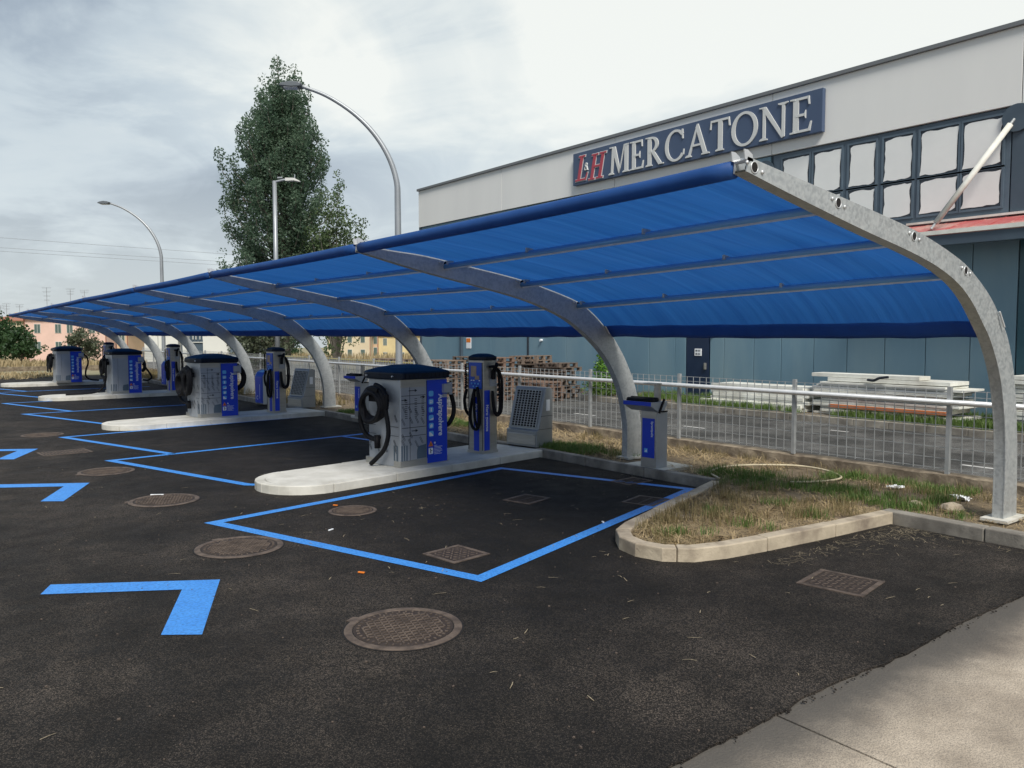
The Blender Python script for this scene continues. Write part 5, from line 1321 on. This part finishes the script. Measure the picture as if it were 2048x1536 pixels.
house('peach_house', (452-1024)*k, (520-1024)*k, 9, D, 5.0, -4, M_peach, 'peach house right of the white building behind the arches', (7.2, 4.8), (1.5, 4.5), 'hip', 1.6)
D = 88; k = D/1600; p = fwd((290-1024)*k, D, -1.7)
wb = empty('white_building', p, -YAW, label='modern white building with a dark glazed recess between two blank slabs', cat='building')
wt = 178*k
MB().box((wt/2, 6.6, 2.9), (wt-.4, 11.5, 5.6)).build('core', M_cladd, wb)
for a, c in ((0, 67), (76, 84), (117, 166)): MB().box(((a+c)/2*k, .4, 3.0), ((c-a)*k, .9, 6.0)).build('slab', M_whitew, wb)
for a, c in ((166.3, 176),): MB().box(((a+c)/2*k, 1.2, 3.0), ((c-a)*k, .9, 6.0)).build('slab', M_frame, wb)
for z_ in (2.9, 3.9, 4.7): MB().box((100*k, .75, z_), (30*k, .08, .08)).build('mullion', M_whitew, wb)
for a in (92, 98, 106, 112): MB().box((a*k, .72, 4.2), (.08, .08, 2.0)).build('mullion', M_whitew, wb)
for a in (27.5, 40): MB().box((a*k, -.055, 3.), (.05, .02, 5.9)).build('joint', M_coping, wb)
# house aerials
def aerial(px, ytop, ybot, D, label, n=4):
    k = D/1600; p = fwd((px-1024)*k, D, 2+(668-ybot)*k); h = (ybot-ytop)*k
    r = empty('roof_aerial', p, -YAW, label=label, cat='aerial', group='television aerials on the roofs')
    MB().tube([(0,0,-1.0),(0,0,h)], .035, 5).build('mast', M_cable, r)
    b = MB()
    for j_ in range(n):
        z_ = h*(.98-.22*j_); l = .75-.1*j_; b.box((0,0,z_), (2*l, .03, .03)); 
        for q in range(-2, 3): b.box((q*l*.45, 0, z_+.14), (.025, .5, .025))
    b.build('elements', M_cable, r)
aerial(98, 574, 612, 142, 'tallest roof aerial, left one over the pink house', 4); aerial(145, 577, 600, 142, 'roof aerial over the pink house, middle one above the canopy edge', 3)
aerial(173, 580, 598, 142, 'roof aerial over the pink house, right one just above the canopy', 2); aerial(17, 606, 630, 152, 'small roof aerial at the left edge of the view', 3); aerial(5, 610, 630, 152, 'smallest roof aerial cut by the left edge', 2); aerial(43, 608, 628, 152, 'small roof aerial above the tip of the canopy', 2)

# ================================================================== STREET LAMPS AND CABLES
def curved_lamp(loc, rz, label, H=9.4, reach=3.05):
    r = empty('street_lamp', loc, rz, label=label, cat='street lamp', group='curved street lamps behind the fence')
    pts = [(0,0,0),(0,0,H*.35),(0,0,H*.62),(-.03,0,H*.70),(-.25,0,H*.775),(-.65,0,H*.845),(-1.2,0,H*.905),(-1.9,0,H*.955),(-reach+.35,0,H*.985)]
    P = spline(pts, 5); rr = [.10-.055*min(1, i_/len(P)*1.05) for i_ in range(len(P))]
    MB().tube(P, rr, 14).build('pole', M_lamp, r, smooth=True)
    MB().tube([(0,0,0),(0,0,.5)], .14, 12).build('base_sleeve', M_lamp, r)
    prof = [(.0,.03),(.12,.07),(.32,.09),(.52,.055),(.62,.0),(.60,-.03),(.32,-.06),(.05,-.05)]
    hd = MB(); rings = []
    for f, wdt in ((-1,.08),(-.6,.15),(0,.17),(.6,.15),(1,.08)):
        rings.append(f)
    for y0, y1, s in ((-.17,.17,1.0),):
        hd.prism([(-x,z_) for x, z_ in prof], (0,.34,0), (-reach+.42,-.17,H*.985), (1,0,.0), (0,0,1))
    ho = hd.build('lamp_head', M_lamphd, r, bevel=.03)
    MB().box((-reach+.10, 0, H*.985-.062), (.36,.26,.02)).build('lens', M_white, ho)
    return r
AZ = R(52.5)   # arms reach out over the lot
curved_lamp((10.95, 19.4, 0), -AZ+R(15), 'near tall curved street lamp in front of the poplar, behind the fence', 8.85, 2.95)
curved_lamp((10.95, 44., 0), -AZ+R(15), 'farther tall curved street lamp left of the poplar', 8.9, 2.95)
r = empty('street_lamp', (11.3, 29.2, 0), -YAW, label='straight street lamp with a short horizontal arm in front of the poplar', cat='street lamp')
MB().tube([(0,0,0),(0,0,4),(0,0,7.7)], [.10,.085,.07], 12).build('pole', M_lamp, r, smooth=True)
MB().tube([(0,0,7.66),(.35,0,7.74),(.5,0,7.74)], .04, 8).build('arm', M_lamp, r)
MB().loft([[(x,y*.12,z_) for y,z_ in ((-1,0),(1,0),(1,.06),(-1,.06))] for x,z_ in ()]+[[(.42,-.1,7.69),(.42,.1,7.69),(.42,.1,7.80),(.42,-.1,7.80)],[(.75,-.13,7.70),(.75,.13,7.70),(.75,.13,7.79),(.75,-.13,7.79)],[(.95,-.08,7.66),(.95,.08,7.66),(.95,.08,7.69),(.95,-.08,7.69)]]).build('lamp_head', M_whitew, r)
MB().box((.2, 0, 7.82), (.18, .05, .05)).box((.75, 0, 7.86), (.03,.03,.16)).build('sensor', M_lamp, r)
for i_, (zl, zr, lab) in enumerate(((9.95, 7.45, 'upper overhead cable crossing the sky at the left'), (9.0, 6.9, 'middle overhead cable at the left, close above the lowest'), (8.75, 6.6, 'lowest overhead cable crossing the sky at the left'))):
    pts = []
    for t in np.linspace(0, 1, 30):
        p = fwd(-60+95*t, 60+14*t, zl+2.6+(zr-zl)*t*2.4*.8-.9*math.sin(math.pi*min(1, t))*.6); pts.append(p)
    pts = [fwd(-60+95*t, 60+14*t, 0)+Vector((0,0, (zl+.9)+(zr-zl)*(t/.40)*.85-.25*math.sin(math.pi*t))) for t in np.linspace(0, .52, 24)]
    tag(MB().tube(pts, .011, 5).build('overhead_cable', M_cable), lab, 'cable', 'overhead cables in the sky')

# ================================================================== GRASS, STRAW, LITTER
def inside(poly, x, y):
    c = False; n_ = len(poly); j_ = n_-1
    for i_ in range(n_):
        if (poly[i_][1] > y) != (poly[j_][1] > y) and x < (poly[j_][0]-poly[i_][0])*(y-poly[i_][1])/(poly[j_][1]-poly[i_][1])+poly[i_][0]: c = not c
        j_ = i_
    return c
def blades(name, P, h, wdt, m, lean=.5, label=None):
    P = np.asarray(P); n_ = len(P); a = rng.uniform(0, 2*math.pi, n_); hh = h*rng.uniform(.45, 1.25, n_); l = hh*rng.uniform(.1, 1, n_)*lean
    dx, dy = np.cos(a), np.sin(a); tx, ty = -dy*wdt/2, dx*wdt/2
    v = np.empty((n_,5,3)); mid = P+np.stack([dx*l*.4, dy*l*.4, hh*.6], 1); tip = P+np.stack([dx*l, dy*l, hh], 1)
    t = np.stack([tx, ty, np.zeros(n_)], 1)
    v[:,0] = P-t; v[:,1] = P+t; v[:,2] = mid+t*.8; v[:,3] = mid-t*.8; v[:,4] = tip
    me = bpy.data.meshes.new(name); me.from_pydata(v.reshape(-1,3).tolist(), [], [f for k in range(n_) for f in ((5*k,5*k+1,5*k+2,5*k+3),(5*k+3,5*k+2,5*k+4))])
    me.materials.append(m); return tag(link(name, me), kind='stuff', label=label)
def straws(name, P, ln, wdt, m, label=None, parent=None, up=.25):
    b = MB()
    for p in P:
        a = random.uniform(0, 6.28); l = ln*random.uniform(.4, 1.3)/2; e = random.uniform(-up, up); d = Vector((math.cos(a), math.sin(a), e)).normalized()*l
        s = Vector((-math.sin(a), math.cos(a), 0))*wdt/2; c = Vector(p); k_ = Vector((0,0,random.uniform(0, wdt)))+s*random.uniform(-2,2)
        b.add([c-d-s, c-d+s, c+k_+s, c+k_-s, c+d+s*.6, c+d-s*.6], [(0,1,2,3), (3,2,4,5)])
    return tag(b.build(name, m, parent), kind='stuff', label=label)
def nz(x, y, s, o): return mnoise.noise(Vector((x*s+o, y*s-o, o)))
def scatter(n_, x0, x1, y0, y1, fn, z):
    out = []; t_ = 0
    while len(out) < n_ and t_ < n_*40:
        t_ += 1; x, y = random.uniform(x0, x1), random.uniform(y0, y1)
        if fn(x, y): out.append((x, y, z))
    return out
strip = lambda x, y: 8.47 < x < 10.36
def cluster(pts, n_, s):
    return [(p[0]+random.gauss(0, s), p[1]+random.gauss(0, s), p[2]) for p in pts for _ in range(n_)]
def clip(pts, ok): return [p for p in pts if ok(p[0], p[1])]
penok = lambda x, y: inside(PIN, x, y)
allok = lambda x, y: penok(x, y) or strip(x, y)
# dry straw litter
P = scatter(7500, 5.3, 8.5, 4.3, 6.6, lambda x, y: penok(x, y) and nz(x, y, 1.6, 3) > -.35, .098)
P += scatter(9500, 8.47, 10.36, .5, 16, lambda x, y: nz(x, y, .9, 8) > -.25, .115)
P += scatter(3000, 8.47, 10.36, 16, 40, lambda x, y: nz(x, y, .9, 8) > -.3, .115)
straws('straw_litter', P, .11, .006, M_straw, 'dry straw lying on the planting soil')
P = scatter(2600, 8.6, 10.3, 6.6, 16, lambda x, y: nz(x, y, .6, 5) > -.1, .12)
P += scatter(900, 5.4, 8.5, 4.5, 6.5, lambda x, y: penok(x, y) and nz(x, y, 1.3, 41) > .0, .10)
straws('hay_litter', P, .26, .009, M_straw, 'loose hay below the low wall', up=.5)
# olive dry tufts on the peninsula and strip
T = scatter(120, 5.4, 8.5, 4.4, 6.5, lambda x, y: penok(x, y) and nz(x, y, 1.2, 11) > -.12, .09)
T += scatter(200, 8.5, 10.3, 1, 17, lambda x, y: nz(x, y, .8, 15) > .0, .10)
blades('dry_tufts', clip(cluster(T, 20, .06), allok), .12, .006, M_grassd, .8, 'olive and yellow grass tufts on the peninsula and strip')
# green grass patches
T = scatter(34, 5.5, 8.5, 4.5, 6.5, lambda x, y: penok(x, y) and nz(x, y, 1.6, 21) > .2, .09)
def green(x, y):
    return (abs(y-5.0) < .9 and 8.6 < x < 10.2 and nz(x,y,1.2,2) > -.15) or (abs(y-6.6) < .55 and x < 9.3) or (abs(y-10.0) < .75 and x < 9.2 and y < 10.45) or (y > 14.6 and y < 15.7 and x < 9.4) or (4.0 < y < 6.4 and 8.47 < x < 8.9 and nz(x,y,2.,6) > .1) or nz(x, y, .7, 31) > .36
T += scatter(560, 8.48, 10.3, 1.5, 20, green, .10)
T += [(random.gauss(8.85, .2), random.gauss(9.85, .35), .10) for _ in range(90)]
blades('green_grass', clip(cluster(T, 26, .05), allok), .095, .007, M_grass, .7, 'fresh green grass patches on the planting strip')
# far strip weeds
T = scatter(500, 8.5, 10.3, 20, 44, lambda x, y: nz(x, y, .5, 7) > -.1, .1)
blades('strip_weeds', cluster(T, 10, .09), .2, .018, M_grassd, .8, 'weeds on the far part of the strip')
# verge grass
T = scatter(1500, 16.9, 17.5, -1, 14.5, lambda x, y: nz(x, y, .5, 4) > -.25, .14); T += scatter(500, 16.9, 19.2, 5, 17, lambda x, y: nz(x, y, .7, 9) > .1, .14)
blades('verge_grass', cluster(T, 12, .06), .17, .012, M_grass, .6, 'green grass on the verge below the stacked panels')
T = scatter(700, 11.0, 16.6, 24, 40, lambda x, y: False, 0) if False else []
# twigs and crumbs on the asphalt
P = [(8.25-abs(random.gauss(0, .5)), 4.02-abs(random.gauss(0, .22))-.0, .006) for _ in range(150)]
P += [(random.uniform(6, 8.3), 4.15-abs(random.gauss(0, .14)), .006) for _ in range(150)]
P += [(8.2-abs(random.gauss(0,.07)), random.uniform(2.5, 4.1), .006) for _ in range(60)]
straws('kerb_debris', [p for p in P if p[0] < 8.28], .08, .0035, M_litter, 'dry twigs swept against the kerb', up=.12)
P = [(random.uniform(2.7, 8.2), random.uniform(2.6, 9.3), .006) for _ in range(90)]+[(random.uniform(-1, 6), random.uniform(3, 14), .006) for _ in range(60)]
P = [p for p in P if not inside(PEN, p[0], p[1])]
straws('asphalt_twigs', P, .085, .006, M_litter, 'pale twigs scattered over the asphalt', up=.02)
b = MB()
for _ in range(420):
    x, y = random.uniform(-1, 8.2), random.uniform(2.5, 9.4)
    if inside(PEN, x, y): continue
    s = random.uniform(.004, .010); b.box((x, y, s*.3), (s*1.5, s, s*.8), rz=random.uniform(0, 3))
tag(b.build('pebbles', M_ironl), kind='stuff', label='small crumbs of stone on the asphalt')
b = MB()
for _ in range(300):
    x = random.uniform(.5, 9); y = EDGE_Y-.01+random.gauss(0, .022); s = random.uniform(.004, .010); b.box((x, y, s*.2), (s*1.4, s, s*.8), rz=random.uniform(0, 3))
tag(b.build('asphalt_crumbs', M_asph), kind='stuff', label='loose asphalt crumbs along the ragged edge')
# single bits of litter
for x, y, l, m, lab, nm in ((3.02, 6.02, .06, M_orange, 'orange cigarette end on the asphalt between the arrow and the stall', 'cigarette_end'),
        (2.5, 10.55, .16, M_white, 'white stick lying above a round manhole cover', 'white_stick'), (4.0, 8.62, .06, M_orange, 'orange scrap beside the small round cover', 'orange_scrap'),
        (3.45, 7.55, .07, M_white, 'pale scrap of paper inside the first stall', 'paper_scrap'), (5.9, 6.1, .05, M_white, 'small white scrap in the first stall near the peninsula', 'white_scrap')):
    tag(MB().box((0,0,.008), (l, .018, .012)).build(nm, m, loc=(x, y, .001), rot=(0,0,random.uniform(0,3)), bevel=.003), lab, 'litter')
def crumple(loc, s, label):
    b = MB(); r_ = random.Random(loc[0]); 
    n_ = 9; vs = [(s*((i_/n_-.5)*1.6+r_.uniform(-.12,.12)), s*((j_/n_-.5)*.8+r_.uniform(-.12,.12)), r_.uniform(0,.35)*s) for j_ in range(n_) for i_ in range(n_)]
    b.add(vs, [(j_*n_+i_, j_*n_+i_+1, (j_+1)*n_+i_+1, (j_+1)*n_+i_) for j_ in range(n_-1) for i_ in range(n_-1)])
    tag(b.build('plastic_bag', M_plast, loc=loc, rot=(0,0,r_.uniform(0,3))), label, 'litter')
crumple((9.75, 4.9, .10), .13, 'torn white plastic bag on the grass left of the other scrap'); crumple((9.68, 4.12, .10), .15, 'crumpled white plastic bag nearest the big arch leg')
hp = spline([(9.25, 7.2, .13), (8.75, 6.55, .14), (8.5, 6.2, .17), (8.55, 6.05, .13)], 6)
loop = spline([(8.42, 6.55, .14), (8.75, 6.95, .14), (9.4, 7.05, .14), (10.05, 6.6, .14), (10.1, 6.1, .14), (9.75, 5.62, .14), (9.3, 5.6, .14), (8.95, 5.85, .13)], 6)
tag(MB().tube(loop, .014, 7).build('garden_hose', M_hosec, smooth=True), 'cream garden hose lying in a loop on the planting strip', 'hose')
for j_, (x, y, s) in enumerate(((10.25, 2.6, .16), (9.9, 2.2, .2), (9.5, 2.4, .11), (9.0, 3.9, .12), (8.9, 4.25, .09))):
    b = MB(); r_ = random.Random(j_); b.loft([[(s*q*math.cos(a)*r_.uniform(.8,1.2), s*q*math.sin(a)*r_.uniform(.8,1.2), z_*s) for a in np.linspace(0, 6.28, 7)[:-1]] for q, z_ in ((.8,-.2),(1.,.2),(.7,.6),(.25,.75))])
    tag(b.build('rubble_stone', M_kerbold, loc=(x, y, .1), bevel=.01), ('biggest rough stone at the right edge behind the big arch leg', 'large rough stone right of the big arch leg, nearest the wall', 'smaller stone on the soil right of the big arch leg', 'pale stone on the soil between the kerb and a plastic bag', 'smallest pale stone on the soil near the peninsula corner')[j_], 'stone', 'stones by the big arch leg')
